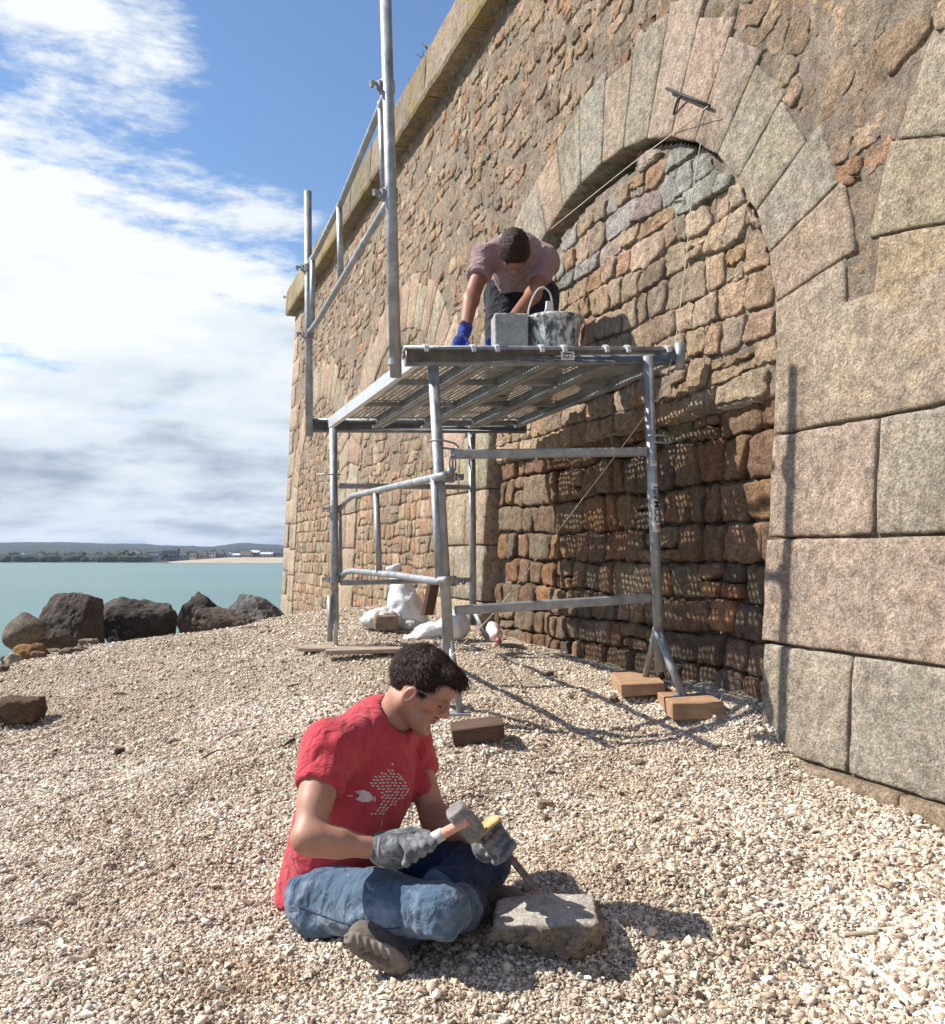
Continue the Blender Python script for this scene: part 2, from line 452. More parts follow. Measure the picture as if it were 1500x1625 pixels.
def coursed(s0, s1, z0, z1, hf, wf, wob=.012, slant=.012, split=.12):
    out = []; z = z0; lo = None
    K = int((s1-s0)/.25)+3; xs = np.linspace(s0-.1, s1+.1, K)
    line = lambda zz, w: (lambda y: (lambda s: float(np.interp(s, xs, y))))(zz+rng.normal(0, w, K))
    lo = line(z, wob)
    while z < z1:
        h = hf(z)*rng.uniform(.78, 1.25); z += h; hi_ = line(z, wob); s = s0+rng.uniform(-.1, 0)
        while s < s1:
            w = wf(z)*rng.choice([.55, .8, 1.0, 1.25, 1.7], p=[.15, .25, .3, .2, .1])*rng.uniform(.9, 1.1); e = s+w
            if s == e: break
            sl = rng.normal(0, slant)
            if out and abs(prev_e-s) < 1e-9: psl = prev_sl
            else: psl = 0
            m = (s+e)/2
            P4 = [(s-psl, lo(s)), (m, lo(m)), (e-sl, lo(e)), (e+sl, hi_(e)), (m, hi_(m)), (s+psl, hi_(s))]
            if rng.random() < split and h > .12:
                f = rng.uniform(.4, .6); A = (s, lo(s)*(1-f)+hi_(s)*f); B = (e, lo(e)*(1-f)+hi_(e)*f)
                out.append([P4[0], P4[1], P4[2], B, A]); out.append([A, B, P4[3], P4[4], P4[5]])
            else: out.append(P4)
            prev_e, prev_sl = e, sl; s = e
        lo = hi_
    return out
def parea(p): return abs(sum(p[k][0]*p[(k+1)%len(p)][1]-p[(k+1)%len(p)][0]*p[k][1] for k in range(len(p))))/2
PIERS = [(1.99, 3.045), (6.245, 7.30), (10.5, 11.50), (14.72, 15.3)]
NVS = 20
VTT = {i: [rng.uniform(.42, .62) for _ in range(NVS)] for i in range(4)}
VTT[1] = [rng.uniform(.42, .56) for _ in range(NVS)]
for k_, v_ in ((8,.52),(9,.56),(10,.50),(11,.62),(12,.66),(13,.54),(14,.46),(15,.40),(16,.36),(17,.44),(18,.46),(19,.40)): VTT[1][k_] = v_
def VT(c, th):
    if th < 0 or th > math.pi: return 0
    return VTT[CENT.index(c)][min(NVS-1, int(th/math.pi*NVS))]
stones = []    # dict(kind, v, q, t, col, score)
def add_stone(kind, o, h, d0, col, score, amp, seed, hi=False, back=.06, flat=False, sc=14):
    if flat:
        rg = ((1, .0), (.995, .55), (.975, .85), (.93, 1.0), (.75, 1.0), (.5, 1.0), (.25, 1.0)) if hi else ((1, .0), (.99, .6), (.95, 1.0), (.5, 1.0))
    else:
        rg = ((1,.0),(.985,.5),(.94,.86),(.80,1.0),(.58,1.0),(.36,1.02),(.16,1.02)) if hi else ((1,.0),(.94,.8),(.62,1.0))
    v, q, t = stone_mesh(o, h, d0, back, rg, tilt=.03 if flat else .22)
    v = np.vstack([v]); vr = rough(v, amp, sc, seed)
    n = len(o); vr[:n] = v[:n]
    stones.append(dict(kind=kind, v=vr, q=q, t=t, col=col, score=score))

# --- rubble over the whole face
polys_ = [(p_, 0) for p_ in coursed(1.2, S_END-.1, -1.25, .75, lambda z: .150, lambda z: .17, .010, .008, .10)]
def hf2(z): return .125
st2 = rows(1.2, 4.2, 1.5, Z_CORN+.1, lambda z: .115, lambda z: .15, .24, .26)
polys_ += [(p_, 1) for p_ in coursed(4.0, S_END-.1, .75, Z_CORN+.1, lambda z: .112, lambda z: .14, .016, .022, .12)]
polys_ += [(p_, 1) for p_ in coursed(1.2, 4.0, .75, 1.5, lambda z: .112, lambda z: .14, .016, .022, .12)]
# a few large stones swallow their neighbours
st2 = [q for q in st2 if rng.random() > .13]
cells = voronoi(st2, range(len(st2)))
polys_ += [(p_, 1) for i, p_ in cells.items()]
sid = 0
for poly, up in polys_:
    pc_ = np.array(poly).mean(0); s, z = pc_; sid += 1
    if PIER(s, z, -.02) or in_open(s, z, CENT[1], .03) or z > Z_CORN+.02 or z < -1.2: continue
    if z < SPR+.10 and any(a_ < s < b_ for a_, b_ in PIERS): continue
    ps = proj_size(s, z); area = parea(poly)
    if area < .0015 or area > .13 or (up and rng.random() < .06): continue
    hi = ps > 190
    o = outline(poly, .0028 if not up else .0032, 16 if hi else 10, .006 if hi else .004)
    if o is None: continue
    h = rng.uniform(.008, .024) if not up else rng.uniform(.002, .024)
    add_stone('rubble_stone', o, h, .010 if not up else .004, pick(RUB, .11), area*ps*ps*.35, .020 if hi else .014, sid % 50, hi, sc=19)
# --- the infill of the main opening
c1 = CENT[1]
REC = .12; REC_UP = .045
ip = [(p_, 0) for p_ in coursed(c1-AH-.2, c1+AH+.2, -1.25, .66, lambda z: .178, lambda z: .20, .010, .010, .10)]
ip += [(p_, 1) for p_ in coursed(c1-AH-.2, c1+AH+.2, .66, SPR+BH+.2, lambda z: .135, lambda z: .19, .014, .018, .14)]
for poly, up in ip:
    s, z = np.array(poly).mean(0); sid += 1
    if not in_open(s, z, c1, .02): continue
    pp = []
    for (a, b) in poly:
        if b < SPR: a = min(max(a, c1-AH+.012), c1+AH-.012)
        else:
            r = math.hypot((a-c1)/AH, (b-SPR)/BH); k = .985
            if r > k: a = c1+(a-c1)*k/r; b = SPR+(b-SPR)*k/r
        pp.append((a, b))
    area = parea(pp)
    if area < .004: continue
    th = math.atan2((z-SPR)/BH, (s-c1)/AH); rr = math.hypot((s-c1)/AH, (z-SPR)/BH)
    if z > SPR and .16*math.pi < th < .56*math.pi and rr > .905: continue
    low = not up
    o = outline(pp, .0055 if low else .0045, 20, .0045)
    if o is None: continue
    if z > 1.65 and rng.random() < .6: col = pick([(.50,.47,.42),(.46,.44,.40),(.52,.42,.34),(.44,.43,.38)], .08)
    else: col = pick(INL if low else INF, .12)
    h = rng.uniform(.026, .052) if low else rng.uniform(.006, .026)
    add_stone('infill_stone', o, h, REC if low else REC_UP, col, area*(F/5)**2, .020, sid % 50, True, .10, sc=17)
# --- voussoirs of every arch
def vouss(c, j, hi, vis):
    n = NVS
    for k in range(n):
        T = VTT[j][k]; t0, t1 = math.pi*k/n, math.pi*(k+1)/n
        def pt(t, T):
            x = AH*math.cos(t); y = BH*math.sin(t)
            nx, ny = math.cos(t)/AH, math.sin(t)/BH; l = math.hypot(nx, ny)
            return (c+x+T*nx/l, SPR+y+T*ny/l)
        m = 3
        poly = [pt(t0+(t1-t0)*q/m, 0) for q in range(m+1)]
        top = [pt(t1-(t1-t0)*q/m, T) for q in (0, m)]
        poly = poly+top
        poly = [(a, min(b, Z_CORN-.02)) for a, b in poly]
        o = outline(poly, .0012 if (j == 1 and k > 11) else .003, 26 if hi else 12, .0015, 0)
        if o is None: continue
        ts = (T*.3)
        col = pick(ASH, .05)
        if j != 1: col = col*np.array([1.0, .98, .94])
        elif 7 < k < 13: col = col*np.array([.95, .97, .97])
        p = pt((t0+t1)/2, T/2); ps = proj_size(*p)
        add_stone('voussoir', o, .020, .0, col, T*.25*ps*ps*.35, .006, k+j*30, hi, .50 if j == 1 else .1, True, 9)
for j, c in enumerate(CENT): vouss(c, j, j < 2, True)
# --- dressed blocks of the piers and quoins
def block(s0, s1, z0, z1, kind='ashlar_block', d0=0., h=.02, gap=.0045, col=None, hi=None, amp=.007, back=.2, n=None):
    ps = proj_size((s0+s1)/2, (z0+z1)/2)
    if hi is None: hi = ps > 230
    o = outline([(s0,z0),(s1,z0),(s1,z1),(s0,z1)], gap, n or (40 if hi else 16), .0022, 0)
    if o is None: return
    # keep corners: snap nearest outline points
    for cx, cz in ((s0+gap,z0+gap),(s1-gap,z0+gap),(s1-gap,z1-gap),(s0+gap,z1-gap)):
        i = np.argmin((o[:,0]-cx)**2+(o[:,1]-cz)**2); o[i] = (cx+.002*(1 if cx < (s0+s1)/2 else -1), cz+.002*(1 if cz < (z0+z1)/2 else -1))
    global sid; sid += 1
    add_stone(kind, o, h, d0, pick(ASH, .06) if col is None else np.array(col), (s1-s0)*(z1-z0)*ps*ps*.35, amp, sid % 50, hi, back, True, 7)
zc = [-1.25, -.785, -.36, .06, .478, SPR+.12]
# right pier, measured block by block
PK = (.47,.37,.295); GR = (.42,.365,.29); TN = (.455,.37,.28)
block(1.99, 3.045, .478, SPR+.13, col=TN)
block(2.48, 3.045, .06, .478, col=PK); block(1.45, 2.48, .06, .478, col=GR)
block(1.95, 3.06, -.36, .06, col=PK); block(1.0, 1.95, -.36, .06, col=TN)
block(2.56, 3.045, -.785, -.36, col=GR); block(2.02, 2.56, -.785, -.36, col=(.40,.355,.29)); block(1.3, 2.02, -.785, -.36, col=TN)
block(2.3, 2.98, -1.25, -.785, d0=-.035, col=(.33,.25,.18), amp=.004); block(1.2, 2.3, -1.25, -.785, d0=-.035, col=(.33,.25,.18), amp=.004)
block(1.2, 1.99, .478, .95, col=PK)
for a, b in PIERS[1:]:
    for i in range(len(zc)-1):
        m = a+(b-a)*(.45 if i % 2 else .62)+rng.uniform(-.05, .05)
        block(a, m, zc[i], zc[i+1], col=pick(ASH, .05)*np.array([.98, .97, .92])); block(m, b, zc[i], zc[i+1], col=pick(ASH, .05)*np.array([.98, .97, .92]))
zq = -1.5; i = 0
while zq < Z_CORN:
    h = .40; block((15.22 if i % 2 else 15.5), S_END, zq, min(zq+h, Z_CORN), kind='quoin', col=pick(ASH, .06), hi=False); zq += h; i += 1
# wall's end beyond the quoins and the part before the camera (plain blocks)
# --- cornice
s = .2
while s < S_END+.15:
    L_ = rng.uniform(.75, 1.15); e = min(s+L_, S_END+.17)
    # box block with its own depth
    n = 10; a = np.linspace(s+.006, e-.006, n)
    prof = [(Z_CORN, .10), (Z_CORN, -.155), (Z_CORN+.03, -.17), (Z_CORN+.22, -.172), (Z_CORN+.40, -.168), (Z_CORN+.44, -.15), (Z_CORN+.46, .10), (Z_CORN+.47, .9), (Z_CORN, .9)]
    V = []
    for q in a:
        for (zz, dd) in prof: V.append((q, zz, dd))
    V = np.array(V); V = rough(V, .022, 5, int(s*7) % 40, .4); pr = len(prof); fq = []
    for x_ in range(n-1):
        for y_ in range(pr): fq.append((x_*pr+y_, x_*pr+(y_+1)%pr, (x_+1)*pr+(y_+1)%pr, (x_+1)*pr+y_))
    w = Wm(V[:,0], V[:,1], V[:,2])
    polys = [tuple(q) for q in fq] + [tuple(range(pr))[::-1], tuple(range((n-1)*pr, n*pr))]
    put('cornice_block', w, polys=polys, mat=M['cornice'], parent=wall, smooth=False, col=pick([(.36,.30,.22),(.33,.28,.21),(.38,.31,.23)], .08))
    s = e
# --- emit
def emit(kind, mat, limit=300, smooth=True, restname=None):
    L_ = sorted([x for x in stones if x['kind'] == kind], key=lambda x: -x['score'])
    for x in L_[:limit]:
        v = Wm(x['v'][:,0], x['v'][:,1], x['v'][:,2])
        put(kind, v, quads=x['q'], tris=x['t'], mat=mat, parent=wall, smooth=smooth, col=x['col'])
    rest = L_[limit:]
    if rest:
        V = []; Q = []; T = []; C = []; n = 0
        for x in rest:
            V.append(x['v']); Q.append(x['q']+n); T.append(x['t']+n); C.append(np.tile(x['col'], (len(x['v']), 1))); n += len(x['v'])
        V = np.vstack(V); put(restname or (kind+'s'), Wm(V[:,0], V[:,1], V[:,2]), quads=np.vstack(Q), tris=np.vstack(T), mat=mat, parent=wall, smooth=smooth, col=np.vstack(C), kind='stuff')
emit('rubble_stone', M['rubble'], 295, False, 'small_rubble_stones')
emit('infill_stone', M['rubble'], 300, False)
emit('voussoir', M['ashlar']); emit('ashlar_block', M['ashlar']); emit('quoin', M['ashlar'])
# --- mortar face behind the stones (real relief, arched opening left free)
def sheet(sA, zA, dfun, keep, name, mat, col, amp, sc, seed):
    S, Z = np.meshgrid(sA, zA, indexing='ij'); ns, nz = S.shape
    v = np.stack([S.ravel(), Z.ravel(), np.zeros(S.size)], 1); v[:,2] = dfun(v[:,0], v[:,1])
    v[:,2] += amp*fbm(v*sc, 5, seed, .62) + amp*.45*fbm(v*3.1, 2, seed+5)
    idx = np.arange(ns*nz).reshape(ns, nz)
    q = np.stack([idx[:-1,:-1], idx[1:,:-1], idx[1:,1:], idx[:-1,1:]], -1).reshape(-1, 4)
    cs = v[q].mean(1); k = keep(cs[:,0], cs[:,1]); q = q[k]
    put(name, Wm(v[:,0], v[:,1], v[:,2]), quads=q, mat=mat, parent=wall, smooth=True, col=col)
sA = [1.2]
while sA[-1] < S_END: sA.append(sA[-1]+max(.011, .0042*sA[-1]))
sA = np.array(sA); sA[-1] = S_END-.02
zA = np.arange(-1.3, Z_CORN+.03, .022)
def keep_wall(s, z):
    c = CENT[1]; r = np.hypot((s-c)/(AH+.14), (z-SPR)/(BH+.14))
    op = np.where(z < SPR, abs(s-c) < AH+.14, r < 1)
    return ~op
sheet(sA, zA, lambda s, z: np.where(z > .75, -.004, .006) + .0*s, keep_wall, 'mortar_face', M['mortar'], (.40,.325,.25), .018, 15, 5)
sB = np.arange(c1-AH, c1+AH+.01, .016)
def keep_inf(s, z):
    r = np.hypot((s-c1)/AH, (z-SPR)/BH); th = np.arctan2((z-SPR)/BH, (s-c1)/AH)
    lim = np.where((th > .16*np.pi) & (th < .56*np.pi), .925, .99)
    return np.where(z < SPR, abs(s-c1) < AH, r < lim)
sheet(sB, np.arange(-1.3, SPR+BH, .018), lambda s, z: np.where(z < .66, REC+.022, REC_UP+.006), keep_inf, 'infill_mortar', M['mortar'], (.44,.37,.295), .008, 15, 9)
# jamb reveals of the opening and the mass of the wall behind
mb = MB()
for sx in (c1-AH-.12, c1+AH+.12):
    a = Wm(sx, -1.3, .04); 
    for z0, z1 in zip(zc[:-1], zc[1:]):
        pts = [Wm(sx+ds, z, d) for ds in (-.116, .116) for z in (z0+.004, min(z1, SPR+.02)-.004) for d in (.03, .5)]
        v = np.array(pts); mb.add(v, [(0,1,3,2),(4,6,7,5),(0,4,5,1),(2,3,7,6),(0,2,6,4),(1,5,7,3)])
mb.out('jamb_stones', M['ashlar'], wall, col=(.44,.35,.27), kind='stuff')
mb = MB()
def wbox(s0, s1, z0, z1, d0, d1):
    pts = [Wm(s_, z_, d_) for s_ in (s0, s1) for z_ in (z0, z1) for d_ in (d0, d1)]
    mb.add(np.array(pts), [(0,1,3,2),(4,6,7,5),(0,4,5,1),(2,3,7,6),(0,2,6,4),(1,5,7,3)])
wbox(-.5, S_END-.03, Z_LO, Z_CORN+.4, .52, 1.3)
wbox(-.5, c1-AH-.2, Z_LO, Z_CORN-.01, .07, .515); wbox(c1+AH+.2, S_END-.03, Z_LO, Z_CORN-.01, .07, .515)
wbox(c1-AH-.2, c1+AH+.2, SPR+BH+.25, Z_CORN-.01, .07, .515)
mb.out('wall_core', M['mortar'], wall, col=(.37,.29,.21))
# wall stretch beside and behind the camera: same blocks, larger and plainer
stones.clear()
for i in range(-1, 11):
    z0 = -1.2+i*.45
    s_ = -2.2+(.3 if i % 2 else 0)
    while s_ < 1.2:
        e = min(s_+.8, 1.2)
        if e-s_ > .1: block(s_, e, z0, z0+.45, kind='ashlar_block', hi=False, back=.3)
        s_ = e
emit('ashlar_block', M['ashlar'])
# ------------------------------------------------------------------ shell gravel ground
CP = [(750,1625,1.85),(0,1625,1.85),(1500,1625,1.9),(300,1560,2.02),(1200,1560,2.05),(1500,1300,2.9),(1258,1195,3.52),(1220,1122,3.66),(1120,1088,4.15),(1000,1072,4.7),
      (900,1045,5.3),(835,1024,5.95),(700,985,7.4),(600,968,9.5),(520,968,9.0),(452,982,9.2),(730,1140,3.85),(1085,1156,3.78),(945,1100,4.4),(535,1026,5.45),(770,1020,5.7),
      (300,1012,7.6),(170,1024,6.8),(60,1052,6.0),(0,1078,5.6),(560,1500,2.2),(870,1506,2.1),(460,1480,2.3),(640,1530,2.1),(760,1475,2.3),(800,1300,2.95),(700,1200,3.3),(760,1180,3.5),
      (900,1280,2.95),(1300,1340,2.75),(1100,1400,2.45),(0,1145,4.6),(200,1200,3.9),(0,1320,3.05),(300,1330,2.85),(400,1180,3.7),(120,1440,2.45)]
PTS = [P(*c) for c in CP]
PTS += [np.array(q, float) for q in [(0,1.2,-.97),(-2,1.0,-.97),(2,1.0,-1.0),(0,-2,-1.0),(-3,-2,-1.05),(3,-2,-1.05),(-4,2,-1.05),(-5,4,-1.15),
        (-6,7,-1.6),(-5.2,9,-1.75),(-4,12,-1.75),(-3.4,15,-1.3),(-7,12,-3.2),(-9,9,-3.6),(-9,4,-2.8),(-9,-2,-2.6),(-13,6,-6.2),(-13,12,-6.8),(-13,0,-6.0),(-13,20,-7),(-6,20,-5),(-2,22,-4.5),(-4,30,-8),
        (4,8,-.7),(4,16,-.9),(4,3,-.9),(2,20,-3),(-1.2,11,-.72),(-2.2,13,-.95)]]
PTS = np.array(PTS)
def tps(r2): return np.where(r2 > 1e-12, .5*r2*np.log(np.maximum(r2, 1e-12)), 0)
A = PTS[:, :2]; n = len(A)
K = tps(((A[:,None]-A[None])**2).sum(-1)) + np.eye(n)*.02
Pm = np.column_stack([np.ones(n), A])
Mx = np.block([[K, Pm], [Pm.T, np.zeros((3,3))]])
CO = np.linalg.solve(Mx, np.r_[PTS[:,2], 0, 0, 0])
def ground(x, y):
    x = np.atleast_1d(np.asarray(x, float)); y = np.atleast_1d(np.asarray(y, float)); sh = x.shape
    q = np.column_stack([x.ravel(), y.ravel()]); o = np.zeros(len(q))
    for i in range(0, len(q), 20000):
        qq = q[i:i+20000]; o[i:i+20000] = tps(((qq[:,None]-A[None])**2).sum(-1))@CO[:n] + CO[n] + qq@CO[n+1:]
    q3 = np.column_stack([q, np.zeros(len(q))])
    o += .036*fbm(q3*1.7, 3, 41) + .024*fbm(q3*5.0, 3, 43) + .005*pnoise(q3*22, 47)
    # scuffed hollows round the seated man
    return o.reshape(sh)
def gz(x, y): return float(ground([x], [y])[0])
M['gravel_bed'] = None
def gravel_bed():
    m, nt, b = new_mat('gravel_bed'); t = NT(nt)
    v = t.voro(95); v2 = t.voro(210)
    c = t.ramp(v.outputs['Color'], [(.1, (.26,.19,.125)), (.35, (.46,.375,.285)), (.6, (.60,.52,.42)), (.85, (.74,.68,.58))])
    c2 = t.ramp(v2.outputs['Color'], [(.1, (.24,.18,.12)), (.5, (.52,.44,.34)), (.9, (.76,.69,.58))])
    c = t.mix(c, c2, .45)
    c = t.mix(c, t.ramp(v.outputs['Distance'], [(.0, 1.0), (.5, .9), (.8, .55)]), .8, 'MULTIPLY')
    c = t.mix(c, t.ramp(t.noise(1.6, 5, .6), [(.3, (.72,.67,.60)), (.7, (1.0,.95,.87))]), 1.0, 'MULTIPLY')
    nt.links.new(c, b.inputs['Base Color']); b.inputs['Roughness'].default_value = .95
    h = t.math('ADD', t.math('MULTIPLY', v.outputs['Distance'], -1.0), t.math('MULTIPLY', v2.outputs['Distance'], -.5))
    nt.links.new(t.bump(h, .012), b.inputs['Normal'])
    return m
M['gravel_bed'] = gravel_bed()
xs = np.unique(np.r_[np.arange(-14, -5, .4), np.arange(-5, 4.6, .045), np.arange(4.6, 8, .4)])
ys = np.unique(np.r_[np.arange(-3, 1.4, .25), np.arange(1.4, 8, .04), np.arange(8, 18, .12), np.arange(18, 32, 1.0)])
X, Y = np.meshgrid(xs, ys, indexing='ij'); Z = ground(X, Y)
idx = np.arange(X.size).reshape(X.shape)
q = np.stack([idx[:-1,:-1], idx[1:,:-1], idx[1:,1:], idx[:-1,1:]], -1).reshape(-1, 4)
put('ground', np.stack([X.ravel(), Y.ravel(), Z.ravel()], 1), quads=q, mat=M['gravel_bed'], kind='structure')

# --- loose shell and pebble cover: prototypes scattered by geometry nodes
def chip_protos():
    coll = bpy.data.collections.new('gravel_kinds')
    obs = []
    for k in range(9):
        r_ = np.random.default_rng(100+k)
        if k < 6:                         # flat broken shell chips
            n = r_.integers(5, 8); a = np.sort(r_.uniform(0, 2*math.pi, n)); rad = r_.uniform(.6, 1.1, n)
            o = np.stack([np.cos(a)*rad, np.sin(a)*rad*r_.uniform(.5, .9)], 1); th = r_.uniform(.14, .24)
            v = np.vstack([np.column_stack([o, -th+.25*(1-(o**2).sum(1))]), np.column_stack([o*.92, th+.25*(1-(o**2).sum(1))]), [[0,0,th+.34]], [[0,0,-th+.18]]])
            f = [(i, (i+1)%n, n+(i+1)%n, n+i) for i in range(n)] + [(n+i, n+(i+1)%n, 2*n) for i in range(n)] + [((i+1)%n, i, 2*n+1) for i in range(n)]
        else:                             # worn pebbles
            t_ = (1+5**.5)/2
            v = np.array([(-1,t_,0),(1,t_,0),(-1,-t_,0),(1,-t_,0),(0,-1,t_),(0,1,t_),(0,-1,-t_),(0,1,-t_),(t_,0,-1),(t_,0,1),(-t_,0,-1),(-t_,0,1)])/1.9
            v = v*r_.uniform(.75, 1.2, (12,1))*np.array([1.0, .75, .5])
            f = [(0,11,5),(0,5,1),(0,1,7),(0,7,10),(0,10,11),(1,5,9),(5,11,4),(11,10,2),(10,7,6),(7,1,8),(3,9,4),(3,4,2),(3,2,6),(3,6,8),(3,8,9),(4,9,5),(2,4,11),(6,2,10),(8,6,7),(9,8,1)]
        me = bpy.data.meshes.new('gravel_kind'); me.from_pydata([tuple(map(float, q)) for q in v], [], f); me.update()
        if k >= 6: me.polygons.foreach_set('use_smooth', [True]*len(me.polygons))
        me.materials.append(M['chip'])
        ob = bpy.data.objects.new('gravel_kind', me); coll.objects.link(ob)
    return coll
def chip_mat():
    m, nt, b = new_mat('shell_chips'); t = NT(nt)
    oi = nt.nodes.new('ShaderNodeObjectInfo')
    c = t.ramp(oi.outputs['Random'], [(0.0, (.24,.18,.13)), (.12, (.36,.285,.215)), (.28, (.52,.435,.345)), (.45, (.68,.59,.475)), (.62, (.80,.725,.61)), (.82, (.86,.81,.72)), (.88, (.62,.47,.39)), (.93, (.40,.385,.36)), (.965, (.88,.87,.84)), (1.0, (.48,.33,.22))])
    c = t.mix(c, t.ramp(t.noise(1.3, 4, .6), [(.30, (.80,.745,.67)), (.60, (1.06,1.04,1.02))]), 1.0, 'MULTIPLY')
    c = t.mix(c, t.ramp(t.noise(160, 3, .6), [(.3, .76), (.7, .99)]), 1.0, 'MULTIPLY')
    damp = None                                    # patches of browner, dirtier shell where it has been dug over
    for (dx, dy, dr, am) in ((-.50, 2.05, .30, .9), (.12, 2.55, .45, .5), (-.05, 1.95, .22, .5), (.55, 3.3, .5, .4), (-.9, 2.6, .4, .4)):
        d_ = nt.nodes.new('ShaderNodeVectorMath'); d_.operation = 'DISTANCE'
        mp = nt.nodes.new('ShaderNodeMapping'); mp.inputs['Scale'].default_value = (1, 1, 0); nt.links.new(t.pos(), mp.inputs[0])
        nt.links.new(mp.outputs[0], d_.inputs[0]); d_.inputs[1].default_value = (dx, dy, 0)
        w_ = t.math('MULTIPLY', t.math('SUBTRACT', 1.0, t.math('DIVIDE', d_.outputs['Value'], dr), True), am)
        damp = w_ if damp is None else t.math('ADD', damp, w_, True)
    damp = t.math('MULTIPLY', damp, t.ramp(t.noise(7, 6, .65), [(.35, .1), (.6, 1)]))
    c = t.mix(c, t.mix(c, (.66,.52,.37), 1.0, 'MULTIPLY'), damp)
    nt.links.new(c, b.inputs['Base Color']); b.inputs['Roughness'].default_value = .8; b.inputs['Specular IOR Level'].default_value = .3
    return m
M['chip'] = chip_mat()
kinds = chip_protos()
def scatter(name, x, y, size, label=None, lift=.25, mat=None):
    z = ground(x, y); n = len(x); size = np.asarray(size)
    v = np.column_stack([x, y, z + size*lift])
    me = bpy.data.meshes.new(name); me.vertices.add(n); me.vertices.foreach_set('co', v.astype(np.float32).ravel())
    a = me.attributes.new('siz', 'FLOAT', 'POINT'); a.data.foreach_set('value', size.astype(np.float32))
    rt = np.column_stack([rng.normal(0, .55, n), rng.normal(0, .55, n), rng.uniform(0, 6.283, n)]).astype(np.float32)
    a = me.attributes.new('rot', 'FLOAT_VECTOR', 'POINT'); a.data.foreach_set('vector', rt.ravel())
    me.update(); o = bpy.data.objects.new(name, me); link(o)
    ng = bpy.data.node_groups.new('scatter_'+name, 'GeometryNodeTree')
    ng.interface.new_socket('Geometry', in_out='INPUT', socket_type='NodeSocketGeometry')
    ng.interface.new_socket('Geometry', in_out='OUTPUT', socket_type='NodeSocketGeometry')
    N = ng.nodes; L = ng.links
    gi = N.new('NodeGroupInput'); go = N.new('NodeGroupOutput'); ip_ = N.new('GeometryNodeInstanceOnPoints')
    ci = N.new('GeometryNodeCollectionInfo'); ci.inputs['Collection'].default_value = kinds
    ci.inputs['Separate Children'].default_value = True; ci.inputs['Reset Children'].default_value = True
    def na(nm, ty):
        q_ = N.new('GeometryNodeInputNamedAttribute'); q_.data_type = ty; q_.inputs[0].default_value = nm; return q_.outputs['Attribute']
    L.new(gi.outputs[0], ip_.inputs['Points']); L.new(ci.outputs[0], ip_.inputs['Instance'])
    ip_.inputs['Pick Instance'].default_value = True
    e2 = N.new('FunctionNodeEulerToRotation'); L.new(na('rot', 'FLOAT_VECTOR'), e2.inputs[0]); L.new(e2.outputs[0], ip_.inputs['Rotation'])
    L.new(na('siz', 'FLOAT'), ip_.inputs['Scale']); L.new(ip_.outputs[0], go.inputs[0])
    md = o.modifiers.new('scatter', 'NODES'); md.node_group = ng
    return props(o, label=None, kind='stuff')
def view_pts(n, y0, y1, pw, mar=1.18):
    # density falls off with distance
    u = rng.random(n); k = 2-pw
    Yv = (y0**k + u*(y1**k-y0**k))**(1/k)
    Xv = rng.uniform(-.52*mar, .52*mar, n)*Yv
    nn = NV[0]*Xv+NV[1]*Yv
    return Xv[nn < D0-.0], Yv[nn < D0-.0]
x1, y1 = view_pts(330000, 1.45, 4.4, .5)
x2, y2 = view_pts(190000, 4.2, 9.5, 1.4)
x3 = rng.uniform(-6.5, 0, 190000); y3 = rng.uniform(.2, 9, 190000); k3 = (x3 < -.60*y3) & (x3 > -.5-1.1*y3); x3, y3 = x3[k3], y3[k3]
x4 = rng.normal(.22, .16, 260); y4 = rng.normal(2.05, .13, 260)             # fresh chips round the stone being cut
xx = np.r_[x1, x2, x3, x4]; yy = np.r_[y1, y2, y3, y4]
sz = np.exp(rng.normal(math.log(.0041), .42, len(xx)))*(1+.10*np.maximum(0, yy-2.6))
# coarser, cleaner shells towards the foot of the wall on the right
near = np.clip((xx-.25)/.9, 0, 1)*np.clip((3.3-yy)/.8, 0, 1)
sz *= 1+.75*near; sz[-260:] *= 1.5; sz[len(x1)+len(x2):-260] *= 1.7
sz = np.where(rng.random(len(sz)) < .012, sz*2.6, sz)
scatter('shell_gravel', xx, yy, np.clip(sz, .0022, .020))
# ------------------------------------------------------------------ sea, far shore, town
SEA = -6.5
def sea_mat():
    m, nt, b = new_mat('sea_water'); t = NT(nt)
    mp = nt.nodes.new('ShaderNodeMapping'); mp.inputs['Scale'].default_value = (.25, 1.0, 1); nt.links.new(t.pos(), mp.inputs[0])
    n = t.noise(.02, 4, .6, vec=mp.outputs[0])
    c = t.ramp(n, [(.3, (.07,.15,.14)), (.7, (.095,.185,.165))])
    nt.links.new(c, b.inputs['Base Color']); b.inputs['Roughness'].default_value = .28; b.inputs['IOR'].default_value = 1.33
    h = t.noise(1.1, 6, .6, vec=mp.outputs[0]); nt.links.new(t.bump(h, .5, .6), b.inputs['Normal'])
    return m
M['sea'] = sea_mat()
put('sea', [(-6000,-40,SEA),(6000,-40,SEA),(6000,5000,SEA),(-6000,5000,SEA)], quads=[(0,1,2,3)], mat=M['sea'], smooth=False, kind='structure')
SH = 640.0
M['hill'] = None
def hill_mat():
    m, nt, b = new_mat('wooded_hills'); t = NT(nt)
    c = t.ramp(t.noise(.012, 6, .65), [(.35, (.012,.020,.022)), (.5, (.020,.030,.026)), (.62, (.04,.046,.034)), (.75, (.018,.026,.024))])
    nt.links.new(c, b.inputs['Base Color']); b.inputs['Roughness'].default_value = 1
    nt.links.new(t.bump(t.noise(.08, 5, .7), 6.0), b.inputs['Normal'])
    return m
M['hill'] = hill_mat()
gx = np.linspace(-1500, 400, 260); gy = np.r_[np.linspace(SH, 900, 24), np.linspace(915, 2400, 50)]
